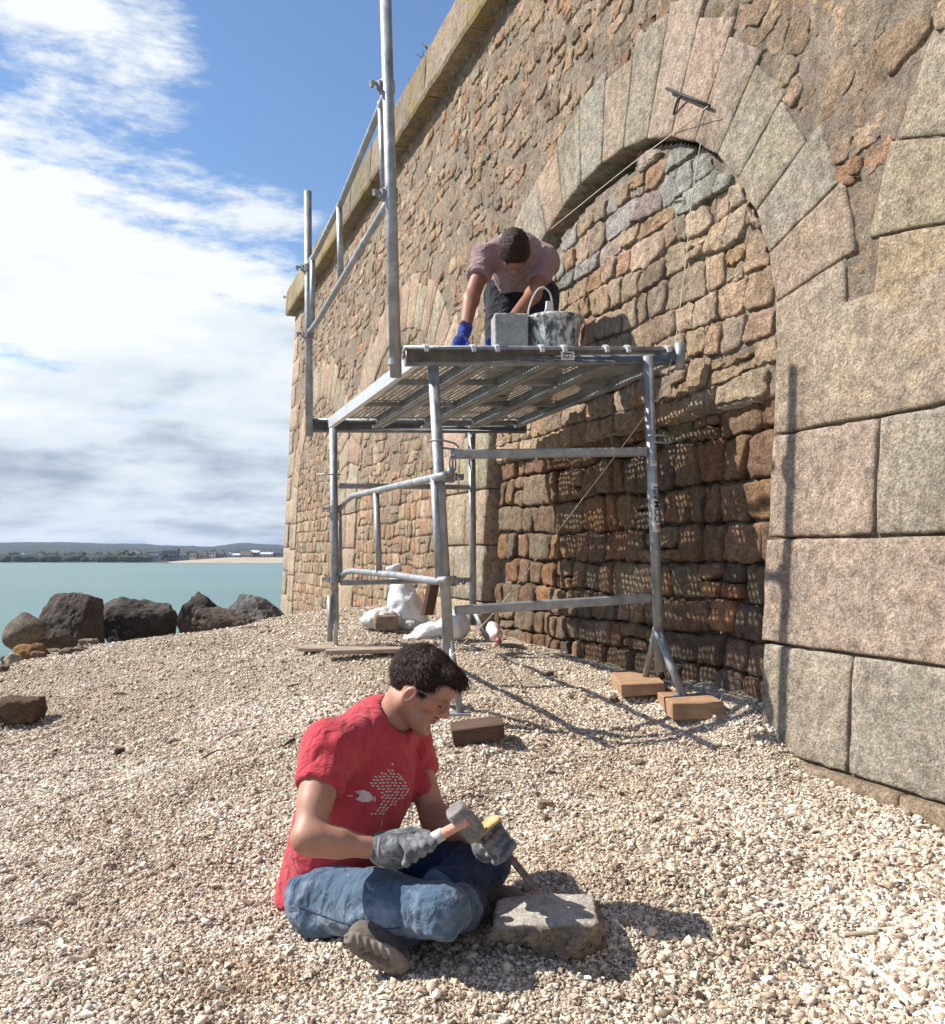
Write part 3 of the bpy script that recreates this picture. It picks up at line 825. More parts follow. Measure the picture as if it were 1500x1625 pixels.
X, Y = np.meshgrid(gx, gy, indexing='ij')
pxl = 750+F*X/Y
ridge = np.interp(pxl, [-400,0,60,110,180,230,260,310,340,380,420,455,600,1000], [863,861,860,861,863,863,866,867,868,862,864,866,868,870])
top = (HY-ridge)/F*2150
t_ = np.clip((Y-SH)/1500, 0, 1)
Z = SEA+.3+ (top-SEA)*(t_**1.15)*(1-np.clip((Y-2150)/250,0,1)*.5)
q3 = np.column_stack([X.ravel(), Y.ravel(), 0*X.ravel()])
Z = Z + (fbm(q3/120, 4, 3)*4*t_.ravel() + fbm(q3/26, 3, 5)*3.0*np.clip(t_.ravel()*6, 0, 1)).reshape(X.shape)
Z[:,0] = SEA-1
idx = np.arange(X.size).reshape(X.shape)
q = np.stack([idx[:-1,:-1], idx[1:,:-1], idx[1:,1:], idx[:-1,1:]], -1).reshape(-1, 4)
put('hills', np.stack([X.ravel(), Y.ravel(), Z.ravel()], 1), quads=q, mat=M['hill'], kind='structure')
def hz(x, y): return float(Z[np.argmin(abs(gx-x)), np.argmin(abs(gy-y))])
# sandy beach in front of the town on the right, dark wooded point on the left
M['sand'] = plain_mat('far_sand', (.42,.35,.25), .95, 0, 0, 1, .15, .05)
bx = np.linspace(-226, 60, 60); v = []
for x in bx:
    k = min(1, max(0, (x+226)/50))
    v += [(x, SH-26*k, SEA-.2), (x, SH-8, SEA+1.6*k), (x, SH+18, SEA+3.6*k), (x, SH+30, SEA+2.5*k)]
q = [(i*4+j, (i+1)*4+j, (i+1)*4+j+1, i*4+j+1) for i in range(59) for j in range(3)]
put('beach', v, quads=q, mat=M['sand'], kind='structure')
def leaf_mat(name, col):
    return plain_mat(name, col, 1.0, 0, 0, 1, .4, .3)
M['far_tree'] = leaf_mat('far_tree', (.035, .05, .028)); M['far_tree2'] = leaf_mat('far_tree_light', (.075, .09, .04))
def blob(c, r, seed, n=2, amp=.35, fr=1.6):
    import bmesh
    bm = bmesh.new(); bmesh.ops.create_icosphere(bm, subdivisions=n, radius=1)
    v = np.array([w.co[:] for w in bm.verts]); f = [tuple(x.index for x in fc.verts) for fc in bm.faces]; bm.free()
    v = v*(1+amp*fbm(v*fr+seed*3.3, 3, seed % 50))[:,None]
    return v*np.array(r)+np.array(c), f
# one mass of far woodland
mb = MB()
for i in range(330):
    px = rng.uniform(-60, 250) if i < 230 else rng.uniform(240, 470)
    Yt = rng.uniform(SH+5, SH+60) if i < 170 else rng.uniform(SH+30, SH+260)
    x = (px-750)/F*Yt
    if px > 235 and Yt < SH+45: Yt = SH+60+rng.uniform(0, 200); x = (px-750)/F*Yt
    h = rng.uniform(2.0, 4.2); v, f = blob((x, Yt, max(hz(x, Yt), SEA+1)+h*.45), (h*rng.uniform(.9, 1.8), h, h*.75), i, 1, .5)
    mb.add(v, f)
mb.out('far_woodland', M['far_tree'], kind='stuff')
WALLC = {'white': (.62,.60,.57), 'cream': (.50,.44,.36), 'grey': (.30,.29,.29), 'stone': (.26,.21,.18), 'pink': (.42,.30,.27)}
ROOFC = {'slate': (.07,.08,.10), 'light': (.55,.58,.62), 'red': (.22,.10,.08), 'brown': (.15,.11,.09)}
M['far_glass'] = plain_mat('far_window', (.03,.035,.045), .2)
HM = {}
def hmat(k, d): 
    if k not in HM: HM[k] = plain_mat('house_'+k, d[k], .9, 0, 0, 1, .1, .5)
    return HM[k]
def house(px, Yh, w, h, dep, wallc, roofc, label, gable=False, chim=True, wins=3, base=None):
    x = (px-750)/F*Yh; z0 = base if base is not None else max(hz(x, Yh), SEA+2.0)-.3
    t = thing('house', (x, Yh, z0), label, 'house', 'houses along the far shore')
    mb = MB(); mb.box((x, Yh, z0+h/2), w/2, dep/2, h/2); wl = mb.out('wall', hmat(wallc, WALLC), t)
    rh = (dep if not gable else w)*.30; e = .25; zt = z0+h
    if not gable:
        v = [(x-w/2-e,Yh-dep/2-e,zt),(x+w/2+e,Yh-dep/2-e,zt),(x+w/2+e,Yh+dep/2+e,zt),(x-w/2-e,Yh+dep/2+e,zt),(x-w/2-e,Yh,zt+rh),(x+w/2+e,Yh,zt+rh)]
        f = [(0,1,5,4),(2,3,4,5),(1,2,5),(3,0,4),(3,2,1,0)]
    else:
        v = [(x-w/2-e,Yh-dep/2-e,zt),(x+w/2+e,Yh-dep/2-e,zt),(x+w/2+e,Yh+dep/2+e,zt),(x-w/2-e,Yh+dep/2+e,zt),(x,Yh-dep/2-e,zt+rh),(x,Yh+dep/2+e,zt+rh)]
        f = [(0,1,4),(1,2,5,4),(2,3,5),(3,0,4,5),(3,2,1,0)]
    rf = put('roof', v, polys=f, mat=hmat(roofc, ROOFC), parent=t, smooth=False)
    if chim:
        mb = MB(); mb.box((x+w*.32, Yh, zt+rh+.3), .35, .35, .9); mb.out('chimney', hmat('stone', WALLC), rf)
    nf = max(1, int(h//2.6))
    for fl in range(nf):
        for k in range(wins):
            wx = x-w/2+w*(k+.5)/wins; wz = z0+h*(fl+.55)/nf
            mb = MB(); mb.box((wx, Yh-dep/2-.03, wz), .5, .06, .7); mb.out('window', M['far_glass'], t)
SPECS = [(36,705,5,3.6,5,'white','light','white house farthest to the left on the wooded point',1),(62,712,7,3.2,5,'white','slate','long low white house left of the wooded point'),
 (158,700,5,3.5,5,'white','slate','white cottage among the dark trees in the middle of the far shore',1),(169,690,3,4,4,'cream','slate','narrow cream house beside the white cottage among the trees'),
 (215,715,9,4.6,6,'stone','brown','dark stone house behind the trees above the slipway'),(247,672,6,3.4,5,'white','slate','small white house at the left end of the sandy beach'),
 (272,690,11,7.0,7,'stone','slate','tall broad stone building, the largest of the far shore',),(292,676,5,3.6,5,'grey','slate','grey house right of the large stone building'),
 (307,672,5,5.0,5,'cream','brown','cream gabled house in the middle of the beach front',1),(322,674,7,4.6,5,'pink','slate','pinkish house with a dark slate roof on the beach front'),
 (338,668,4,6.0,4,'white','slate','tall narrow white house on the beach front',1),(350,672,6,4.4,5,'stone','slate','stone house right of the tall narrow white one'),
 (364,676,5,4.2,5,'white','light','white house with a pale roof on the beach front',1),(377,668,6,3.4,5,'grey','light','grey bungalow with a pale roof on the beach front'),
 (391,668,8,4.8,5,'cream','brown','long cream house with a brown roof on the beach front'),(405,676,7,5.4,6,'grey','light','grey house with a light blue-grey roof near the fort'),
 (424,670,9,4.2,5,'pink','light','long pink house with a pale roof near the fort wall'),(443,674,7,5.2,5,'grey','slate','grey house nearest the corner of the fort'),
 (100,800,6,3.5,5,'cream','slate','cream farmhouse up the slope behind the wooded point'),(330,800,10,4,6,'grey','slate','slate-roofed house up the slope behind the beach front')]
for sp in SPECS: house(*sp[:8], gable=len(sp) > 8, wins=2 if sp[2] < 6 else 4)
for i, (px, Yt, h) in enumerate([(188,668,7.5),(128,675,6),(206,664,6.5),(262,664,5),(300,695,7),(356,694,6.5),(415,694,6.5)]):
    x = (px-750)/F*Yt; z0 = max(hz(x, Yt), SEA+1.5)-.3
    t = thing('tree', (x, Yt, z0), ['tall dark tree on the wooded point','round dark tree left of the white cottage','broad dark tree at the end of the wooded point','small tree by the left end of the beach','dark tree behind the large stone building','dark tree behind the tall white house','dark tree behind the pale-roofed grey house'][i], 'tree', 'trees among the far houses')
    mb = MB()
    for k in range(6):
        v, f = blob((x+rng.normal(0, h*.22), Yt+rng.normal(0, h*.2), z0+h*rng.uniform(.45, .85)), (h*.3, h*.3, h*.25), i*7+k, 2, .6)
        mb.add(v, f)
    mb.out('crown', M['far_tree'] if i % 2 else M['far_tree2'], t)
    mb = MB(); mb.tube([(x, Yt, z0), (x, Yt, z0+h*.5)], .25, 6); mb.out('trunk', plain_mat('far_bark', (.06,.045,.03)), t)
# ------------------------------------------------------------------ boulders beyond the crest
M['boulder'] = stone_mat('dark_boulder', base=None, speck=.35, stain=.45, bump=1.6, grain=120)
def rock(name, c, r, seed, label, cat, mat, col, sub=4, amp=.30, cuts=7, group=None, yaw=0, smooth=False, parent=None, tilt=0):
    v, f = blob((0,0,0), (1,1,1), seed, sub, amp, 1.1)
    rr = np.random.default_rng(seed)
    for _ in range(cuts):                 # flat broken faces
        d = rr.normal(0, 1, 3); d /= np.linalg.norm(d); k = rr.uniform(.50, .85)
        e = v@d-k; v = v - np.outer(np.maximum(e, 0)*.85, d)
    v = v*np.array(r)
    v = v + (fbm(v*(2.2/max(r))*2, 4, seed+3, .6)*min(r)*.12)[:,None]*v/np.linalg.norm(v, axis=1)[:,None]
    cy, sy = math.cos(yaw), math.sin(yaw); ct, st = math.cos(tilt), math.sin(tilt)
    v = v@np.array([[ct,0,st],[0,1,0],[-st,0,ct]]).T@np.array([[cy,-sy,0],[sy,cy,0],[0,0,1]]).T
    v = v+np.array(c)
    k = np.clip(fbm(v*3, 3, seed+8)*.5+.5, 0, 1)[:,None]
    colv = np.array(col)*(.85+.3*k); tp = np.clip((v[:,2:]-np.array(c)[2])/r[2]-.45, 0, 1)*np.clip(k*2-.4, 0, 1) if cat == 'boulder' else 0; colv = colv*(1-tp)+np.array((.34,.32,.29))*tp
    return put(name, v, polys=f, mat=mat, smooth=smooth, col=colv, label=label, cat=cat, group=group, parent=parent)
def rk(px0, px1, py0, py1, Y, depth=.8): # centre and half sizes from a photo box
    c = P((px0+px1)/2, (py0+py1)/2, Y); return c, ((px1-px0)/2/F*Y*1.05, (px1-px0)/2/F*Y*depth, (py1-py0)/2/F*Y*1.08)
GB = 'dark boulders along the edge of the beach'
B_ = [((46,172,927,1060),8.3,'tallest dark boulder, leaning, at the left of the boulder row',(.105,.085,.075),-.5,11),
      ((160,290,954,1050),8.8,'dark rounded boulder right of the tallest leaning one',(.065,.054,.050),-.2,12),
      ((280,376,938,1040),9.6,'dark boulder in the middle of the row with a domed top',(.10,.085,.078),.1,13),
      ((352,470,944,1024),9.9,'pale-topped boulder nearest the corner of the fort',(.20,.19,.185),.1,15),
      ((312,408,962,1030),9.1,'low brown slab of rock in front of the pale-topped boulder',(.14,.105,.085),.1,14)]
for (bx_, Yb, lab, col, tl, sd_) in B_:
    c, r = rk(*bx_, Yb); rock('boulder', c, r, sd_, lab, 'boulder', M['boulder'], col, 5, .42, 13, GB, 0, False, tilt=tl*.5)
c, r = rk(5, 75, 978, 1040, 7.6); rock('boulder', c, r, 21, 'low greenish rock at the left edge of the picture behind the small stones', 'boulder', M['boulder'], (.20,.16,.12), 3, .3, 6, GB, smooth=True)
# ------------------------------------------------------------------ scaffold
def Yn(px, n): return n/(.9376*(px-750)/F+.3478)
sc = thing('scaffold', P(700, 1060, 4.4), 'galvanised steel scaffold tower with perforated deck and guardrail against the arch', 'scaffold')
TR_ = .0235
def tube(name, pts, r=TR_, n=14, mat=None, parent=sc, **k):
    return MB().tube(pts, r, n).out(name, mat or M['steel'], parent, True, **k)
def collar(parent, c, axis, r=.032, h=.028):
    axis = np.array(axis)/np.linalg.norm(axis); c = np.array(c)
    return MB().tube([c-axis*h, c+axis*h], r, 14).out('collar', M['steel'], parent, False)
def coupler(parent, c, d):                # half coupler with wing bolt
    d = np.array(d, float)/np.linalg.norm(d); c = np.array(c)
    m = MB(); m.tube([c-np.array([0,0,.022]), c+np.array([0,0,.022])], .034, 14)
    m.tube([c+d*.03+np.array([0,0,-.016]), c+d*.03+np.array([0,0,.016])], .017, 8)
    m.tube([c+d*.02+np.array([0,0,.004]), c+d*.075+np.array([0,0,.004])], .007, 8)
    m.tube([c+d*.060+np.array([0,0,-.002]), c+d*.072+np.array([0,0,-.002])], .015, 6)
    return m.out('coupler', M['clamp'], parent, False)
M['clamp'] = plain_mat('dull_clamp_steel', (.30,.30,.30), .5, .6, .001, 90, .35, 40)
# uprights (top and foot are read off where they stand)
A0, A1 = P(687,572,3.86), P(714,1062,3.80)
B0, B1 = P(1028,566,4.16), P(1048,1066,4.12)
C0, C1 = P(529,680,5.46), P(532,1000,5.44)
D0_, D1 = P(749,686,5.84), P(751,992,5.86)
ups = []
for (a, b) in ((A0, A1), (B0, B1), (C0, C1), (D0_, D1)):
    u_ = tube('upright', [a, b]); ups.append(u_); collar(u_, a+(b-a)*.44, b-a, .027, .02)
# splayed feet
def foot(a, b, r=.017): 
    f = tube('foot_brace', [a, b], r, 10); 
    m = MB(); m.box(b+np.array([0,0,.004]), .045, .035, .004); m.out('foot_plate', M['steel'], f); return f
foot(P(712,1000,3.81), P(731,1134,3.74), .016); foot(P(710,990,3.82), P(700,1090,4.05), .016)
foot(P(1043,1000,4.12), P(1085,1106,3.98), .019); foot(P(1044,985,4.13), P(1024,1078,4.33), .016)
foot(P(750,962,5.84), P(776,1018,5.72), .019)
jk = tube('screw_jack', [P(532,960,5.44), P(533,1024,5.42)], .015, 10, plain_mat('bright_zinc', (.66,.68,.70), .35, .3, 0, 1, .1, 30))
m = MB(); m.box(P(533,1025,5.42), .06, .05, .004); m.out('base_plate', M['steel'], jk)
# thin inner prop lying along the far upright
tube('inner_prop', [P(524,945,5.40), P(524,1018,5.38)], .016, 10)
# flat ledgers
def ledger(a, b, h=.030, w=.016):
    a = np.array(a); b = np.array(b); d = b-a; l = np.linalg.norm(d); x = d/l; y = np.cross([0,0,1], x); y /= np.linalg.norm(y); z = np.cross(x, y)
    return MB().box((a+b)/2, l/2, w, h, [x, y, z], .006).out('ledger', M['steel'], sc, False)
ledger(P(716,721,3.86), P(1026,717,4.13), .020); ledger(P(722,969,3.83), P(1032,949,4.10), .020)
ledger(P(538,771,5.47), P(745,773,5.82), .016); ledger(P(540,925,5.46), P(746,920,5.83), .016)
# lower guard frame between the near and far left uprights
def rail(name, pxs, n, r=.014, **k): return tube(name, [P(x, y, Yn(x, n)) for x, y in pxs], r, 10, **k)
gf = thing  # (kept short)
n1 = 1.165
rail('guard_rail', [(706,755),(694,757),(560,787),(548,796),(541,806),(531,808)], n1, .0165)
rail('guard_rail', [(708,921),(690,922),(632,913),(560,906),(549,908),(542,916),(531,919)], n1, .0165)
for a, b, r in (((689,758),(697,919),.0165), ((597,783),(602,908),.0165), ((538,808),(540,915),.0165)): rail('guard_baluster', [a, b], n1, r)
for pt, d in ((P(709,757,3.84), (1,-.3,0)), (P(712,922,3.82), (1,-.3,0)), (P(531,808,5.45), (-1,-.2,0)), (P(531,919,5.44), (-1,-.2,0))):
    coupler(sc, pt, d)
# spring clamp at the near end of the upper ledger
m = MB()
for dx in (0, .013):
    c = P(716,735,3.80)+np.array([dx,0,0])
    m.tube([c+np.array([.006*math.cos(t), -.004, .036*math.sin(t)]) for t in np.linspace(0, 6.28, 14)], .0045, 6)
m.tube([P(713,742,3.80), P(716,757,3.80)], .012, 8)
m.out('spring_clamp', M['clamp'], sc, True)
# tall guard posts and upper guard frame
n2 = 1.0
E0, E1 = P(611.5,-22,3.80), P(628.5,598,3.74)
e = tube('guard_post', [E0, E1], .0245); f_ = tube('guard_post', [P(488.5,304,5.62), P(491,692,5.60)], .0235)
collar(e, P(626,575,3.742), E1-E0, .027, .012)
rail('guard_rail', [(612,150),(606,165),(541,322),(500,405),(494,412),(488,424)], n2, .0165)
rail('guard_rail', [(619,318),(612,328),(504,510),(496,521),(488,530)], n2, .0165)
for a, b, r in (((604,162),(609,318),.014), ((538.5,326),(541,452),.0165), ((496,412),(496,522),.0165), ((487,425),(488,528),.014)): rail('guard_baluster', [a, b], n2, r)
coupler(e, P(614,138,3.80), (-1,-.5,0)); coupler(e, P(619,309,3.78), (-1,-.5,0))
coupler(f_, P(489,426,5.60), (-1,-.3,0)); coupler(f_, P(490,531,5.60), (-1,-.3,0))
# locking pins
for c, d in ((P(1030,693,4.10), (1,.12,.0)), (P(530,753,5.42), (-1,-.1,0)), (P(686,701,3.84), (1,.3,0))):
    c = np.array(c); d = np.array(d); d = d/np.linalg.norm(d); m = MB()
    if d[0] > 0:
        L_ = [c-d*.01+[0,-.027,0], c+d*.05+[0,-.03,.004], c+d*.10+[0,-.02,-.006], c+d*.115+[0,.0,-.018], c+d*.09+[0,.01,-.026], c+d*.02+[0,-.02,-.026]]
    else: L_ = [c-d*.04, c+d*.10]
    m.tube(L_, .0045, 8); m.out('locking_pin', M['steel'], sc, True)
# deck frame: near and far transoms, side channels
FL, FR = P(642,566,3.80), P(1082,566,4.27)
RL, RR = P(497,676,5.62), P(835,678,6.02)
def transom(a, b):
    a = np.array(a); b = np.array(b); d = b-a; l = np.linalg.norm(d); x = d/l; y = np.cross([0,0,1], x); y /= np.linalg.norm(y); z = np.cross(x, y)
    m = MB(); m.box((a+b)/2, l/2, .018, .030, [x,y,z], .004); m.tube([a+z*.031, b+z*.031], .0165, 12); m.tube([a-z*.031, b-z*.031], .010, 8)
    return m.out('transom', M['beam'], sc, True), x, y, z
M['beam'] = plain_mat('shaded_galvanised', (.30,.31,.32), .55, .5, .0015, 70, .3, 20)  # darker copy of the scaffold steel, shade put into its colour
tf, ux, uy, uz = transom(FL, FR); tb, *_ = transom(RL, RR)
MB().tube([P(1079,544,4.24), P(1080,586,4.24)], .024, 14).out('end_sleeve', M['steel'], sc, True)
# planks
deckA = P(655,566,3.82); deckB = P(1074,566,4.25); farA = P(519,670,5.58); farB = P(822,671,5.99)
NPL = 4
M['side'] = plain_mat('sunlit_galvanised', (.66,.69,.72), .42, .35, .001, 60, .14, 25)  # lighter copy of the same steel, sunlight put into its colour
def lerp(a, b, t): return a+(b-a)*t
for k in range(NPL):
    t0 = (k+.015)/NPL; t1 = (k+.985)/NPL
    a0, a1 = lerp(deckA, deckB, t0), lerp(deckA, deckB, t1); b0, b1 = lerp(farA, farB, t0), lerp(farA, farB, t1)
    up = np.cross(a1-a0, b0-a0); up /= np.linalg.norm(up); up *= np.sign(up[2])
    lv = up*.012
    def q(u, v, w=0): return lerp(lerp(a0, a1, u), lerp(b0, b1, u), v)+up*w
    # perforated top sheet: every hole is cut through
    nu, nv = 9, 56; V = []; Fq = []
    for i in range(nu+1):
        for j in range(nv+1): V.append(q(.05+.9*i/nu, .005+.99*j/nv, .022))
    base = lambda i, j: i*(nv+1)+j
    for i in range(nu):
        for j in range(nv):
            c4 = [base(i,j), base(i+1,j), base(i+1,j+1), base(i,j+1)]
            rib = (j % 18 == 0) or (i == nu//2 and False)
            if rib: Fq.append(tuple(c4)); continue
            u0 = .05+.9*(i+.5)/nu; v0 = .005+.99*(j+.5)/nv; n0 = len(V); du = .9/nu*.25; dv = .99/nv*.24
            for su, sv in ((-1,-1),(1,-1),(1,1),(-1,1)): V.append(q(u0+su*du, v0+sv*dv, .022))
            for w in range(4): Fq.append((c4[w], c4[(w+1)%4], n0+(w+1)%4, n0+w))
    pl = put('deck_plank', V, polys=Fq, mat=M['deck'], parent=sc, smooth=False)
    # C section sides with punched lower lips, cross ribs
    for side, (ua, ub) in (('l', (0, .05)), ('r', (.95, 1))):
        m = MB(); o_ = 0 if side == 'l' else 1; lip = .10 if side == 'l' else .90
        P8 = [q(o_, 0, .022), q(o_, 1, .022), q(o_, 1, -.036), q(o_, 0, -.036)]
        mid = q(.05 if side == 'l' else .95, 0, .022), q(.05 if side == 'l' else .95, 1, .022)
        m.add(P8, [(0,1,2,3)]); m.add([q(o_,0,.022), q(o_,1,.022), mid[1], mid[0]], [(0,1,2,3)])
        m.add([q(o_,0,-.036), q(o_,1,-.036), q(lip,1,-.036), q(lip,0,-.036)], [(0,1,2,3)])
        m.add([q(lip,0,-.036), q(lip,1,-.036), q(lip,1,-.024), q(lip,0,-.024)], [(0,1,2,3)])
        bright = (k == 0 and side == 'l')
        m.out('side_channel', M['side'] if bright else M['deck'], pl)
    for j in range(1, 3):
        m = MB(); vv = j/3.0
        m.add([q(.03, vv-.006, .018), q(.97, vv-.006, .018), q(.97, vv-.006, -.004), q(.03, vv-.006, -.004)], [(0,1,2,3)])
        m.add([q(.03, vv-.006, -.004), q(.97, vv-.006, -.004), q(.97, vv+.01, -.004), q(.03, vv+.01, -.004)], [(0,1,2,3)])
        m.out('cross_rib', M['deck'], pl)
    # hooks over the transoms
    for (aa, bb, fwd) in ((a0, a1, -1), (b0, b1, 1)):
        dirn = (a0-b0)/np.linalg.norm(a0-b0)*(1 if fwd < 0 else -1)
        for u in (.16, .84):
            c = lerp(aa, bb, u)
            yv = dirn
            m = MB(); w = (a1-a0)/np.linalg.norm(a1-a0)
            prof = [(-.06, .034), (-.025, .050), (.012, .052), (.030, .040), (.034, .016), (.022, .014), (.018, .030), (.004, .036), (-.02, .034), (-.06, .016)]
            v = [c+yv*p_[0]+up*p_[1]+w*s_*.009 for s_ in (-1, 1) for p_ in prof]; n_ = len(prof)
            m.add(v, [tuple(range(n_)), tuple(range(n_, 2*n_))[::-1]]+[((i+1)%n_, i, n_+i, n_+(i+1)%n_) for i in range(n_)])
            m.out('hook', M['side'], pl)
# ---- labels with their writing
M['paper'] = plain_mat('sticker_white', (.72,.70,.68), .6, 0, 0, 1, .08, 60)
M['ink'] = plain_mat('sticker_ink', (.02,.025,.09), .6); M['black'] = plain_mat('black_ink', (.015,.015,.015), .6); M['redink'] = plain_mat('red_ink', (.45,.03,.03), .6)
def text(name, body, size, org, xd, yd, mat, parent, bold=.0):
    cu = bpy.data.curves.new(name, 'FONT'); cu.body = body; cu.size = size; cu.offset = bold
    cu.align_x = 'CENTER'; cu.align_y = 'CENTER'; cu.extrude = .0002
    o = bpy.data.objects.new('tmp', cu); link(o); bpy.context.view_layer.update()
    me = bpy.data.meshes.new_from_object(o.evaluated_get(bpy.context.evaluated_depsgraph_get())); bpy.data.objects.remove(o)
    xd = np.array(xd)/np.linalg.norm(xd); yd = np.array(yd)/np.linalg.norm(yd)
    v = np.array([w.co[:] for w in me.vertices]); v3 = np.array(org)+np.outer(v[:,0], xd)+np.outer(v[:,1], yd)+np.outer(v[:,2], np.cross(xd, yd))
    return put(name, v3, polys=[tuple(p.vertices) for p in me.polygons], mat=mat, parent=parent, smooth=False)
pc_ = P(885,570,4.04); nrm = -uy if uy[1] > 0 else uy
xd = ux; zd = uz
c = lerp(FL, FR, (885-642)/440.)+nrm*.0215
m = MB(); m.box(c, .033, .001, .019, [xd, nrm, zd]); lb = m.out('plate_label', M['paper'], sc)
cc = c+nrm*.002
MB().box(cc+zd*.009, .022, .0004, .0028, [xd, nrm, zd]).out('label_bar', M['black'], lb)
text('label_text', 'N.A.1', .020, cc-zd*.006, xd, zd, M['black'], lb, .0004)
# long sticker curled round the right upright, small one above it
def on_pole(p0, p1, t, ang): # a frame on the tube surface
    ax = (p1-p0)/np.linalg.norm(p1-p0); view = np.array([math.sin(ang), -math.cos(ang), 0]); view -= ax*(view@ax); view /= np.linalg.norm(view)
    return p0+(p1-p0)*t, ax, view
def wrap(name, p0, p1, t0, t1, a0_, a1_, mat, r=TR_+.0007):
    V = []; n_ = 8
    for t in (t0, t1):
        for a in np.linspace(a0_, a1_, n_):
            c_, ax, vw = on_pole(p0, p1, t, a); V.append(c_+vw*r)
    return put(name, V, polys=[(i, i+1, n_+i+1, n_+i) for i in range(n_-1)], mat=mat, parent=ups[1], smooth=True)
stk = wrap('maker_sticker', B0, B1, .405, .56, -.55, 1.5, M['paper'])
wrap('small_sticker', B0, B1, .328, .352, -.5, 1.0, M['paper'])
c_, ax, vw = on_pole(B0, B1, .4735, .52); side_ = np.cross(vw, -ax)
text('maker_name', 'COMABI', .044, c_+vw*(TR_+.0022), -ax, side_*-1 if side_[0] > 0 else side_, M['ink'], ups[1], .0006)
c_, ax, vw = on_pole(B0, B1, .545, .52)
text('arrow_mark', '<', .04, c_+vw*(TR_+.0022), -ax, side_*-1 if side_[0] > 0 else side_, M['redink'], ups[1], .001)
c_, ax, vw = on_pole(B0, B1, .336, .3)
MB().box(c_+vw*(TR_+.0015)+np.array([0,0,.006]), .012, .0005, .002).out('label_bar', M['black'], ups[1])
text('small_sticker_text', 'N.A.1', .012, c_+vw*(TR_+.002)-np.array([0,0,.006]), np.cross(vw, ax) if np.cross(vw, ax)[0] > 0 else -np.cross(vw, ax), -ax, M['black'], ups[1])
# ------------------------------------------------------------------ timber, bags, loose things
def wood_mat(name, a, b_, grainscale=8):
    m, nt, b = new_mat(name); t = NT(nt)
    tc = nt.nodes.new('ShaderNodeTexCoord'); mp = nt.nodes.new('ShaderNodeMapping'); mp.inputs['Scale'].default_value = (2, 30, 30)
    nt.links.new(tc.outputs['Object'], mp.inputs[0])
    n = t.noise(3.0, 6, .65, .6, vec=mp.outputs[0])
    c = t.ramp(n, [(.3, a), (.7, b_)])
    c = t.mix(c, t.ramp(t.noise(15, 5, .6), [(.3, .7), (.7, 1.1)]), 1.0, 'MULTIPLY')
    nt.links.new(c, b.inputs['Base Color']); b.inputs['Roughness'].default_value = .85
    nt.links.new(t.bump(n, .004), b.inputs['Normal']); return m
M['wood'] = wood_mat('weathered_pine', (.25,.14,.075), (.44,.28,.16)); M['wood_dark'] = wood_mat('dark_timber', (.06,.032,.022), (.13,.07,.045))
M['wood_grey'] = wood_mat('grey_board', (.26,.20,.15), (.42,.34,.26))
def timber(px, py, Y, L_, W_, H_, yaw, tiltx, label, mat, seed=0, cat='timber block', roll=0, name='timber_block', group=None):
    """px,py: bottom of the near left corner; L along yaw direction, W the other way"""
    c = P(px, py, Y); cy, sy = math.cos(yaw), math.sin(yaw)
    x = np.array([cy*math.cos(tiltx), sy*math.cos(tiltx), math.sin(tiltx)]); y = np.array([-sy, cy, roll]); y /= np.linalg.norm(y); z = np.cross(x, y)
    n = (14, 5, 4); V = []; 
    import itertools
    m = MB(); m.box(c+x*L_/2+y*W_/2+z*H_/2, L_/2, W_/2, H_/2, [x, y, z], .004)
    v = np.concatenate(m.v); v = v+np.column_stack([fbm(v*9+seed, 2, 7), fbm(v*9+seed+40, 2, 8), fbm(v*9+seed+80, 2, 9)])*.004
    o = put(name, (v-c), polys=m.f, mat=mat, smooth=False, origin=(0,0,0), label=label, cat=cat, group=group); o.location = tuple(c)
    return o
GT = 'timber blocks and boards under the scaffold feet'
timber(1067,1143,3.76,.215,.50,.070,R(-2),R(1.5),'thick pale timber block with dark end under the scaffold foot nearest the wall',M['wood'],1,group=GT, roll=-.02)
timber(986,1106,4.12,.20,.42,.055,R(-3),R(4),'reddish timber block with gravel on it, just behind the thick pale block',M['wood'],2,group=GT)
timber(719,1184,3.42,.20,.17,.060,R(3),R(7),'weathered timber offcut tilted in the gravel right of the seated man\'s head',M['wood_dark'],3,group=GT)
timber(472,1034,5.25,.60,.20,.022,R(-3),R(-.5),'long thin board under the far left scaffold foot',M['wood_grey'],4,group=GT)
timber(516,1040,5.05,.42,.10,.026,R(6),R(1),'short board lying under the near edge of the long thin board',M['wood_grey'],5,group=GT)
timber(742,1027,5.55,.34,.14,.020,R(2),R(0),'flat board under the rear right scaffold foot by the plastic bottle',M['wood_grey'],6,group=GT)
timber(668,975,6.1,.035,.10,.26,R(-35),R(-14),'narrow rusty brown board leaning behind the white bags',M['wood_dark'],7,cat='board',name='leaning_board')
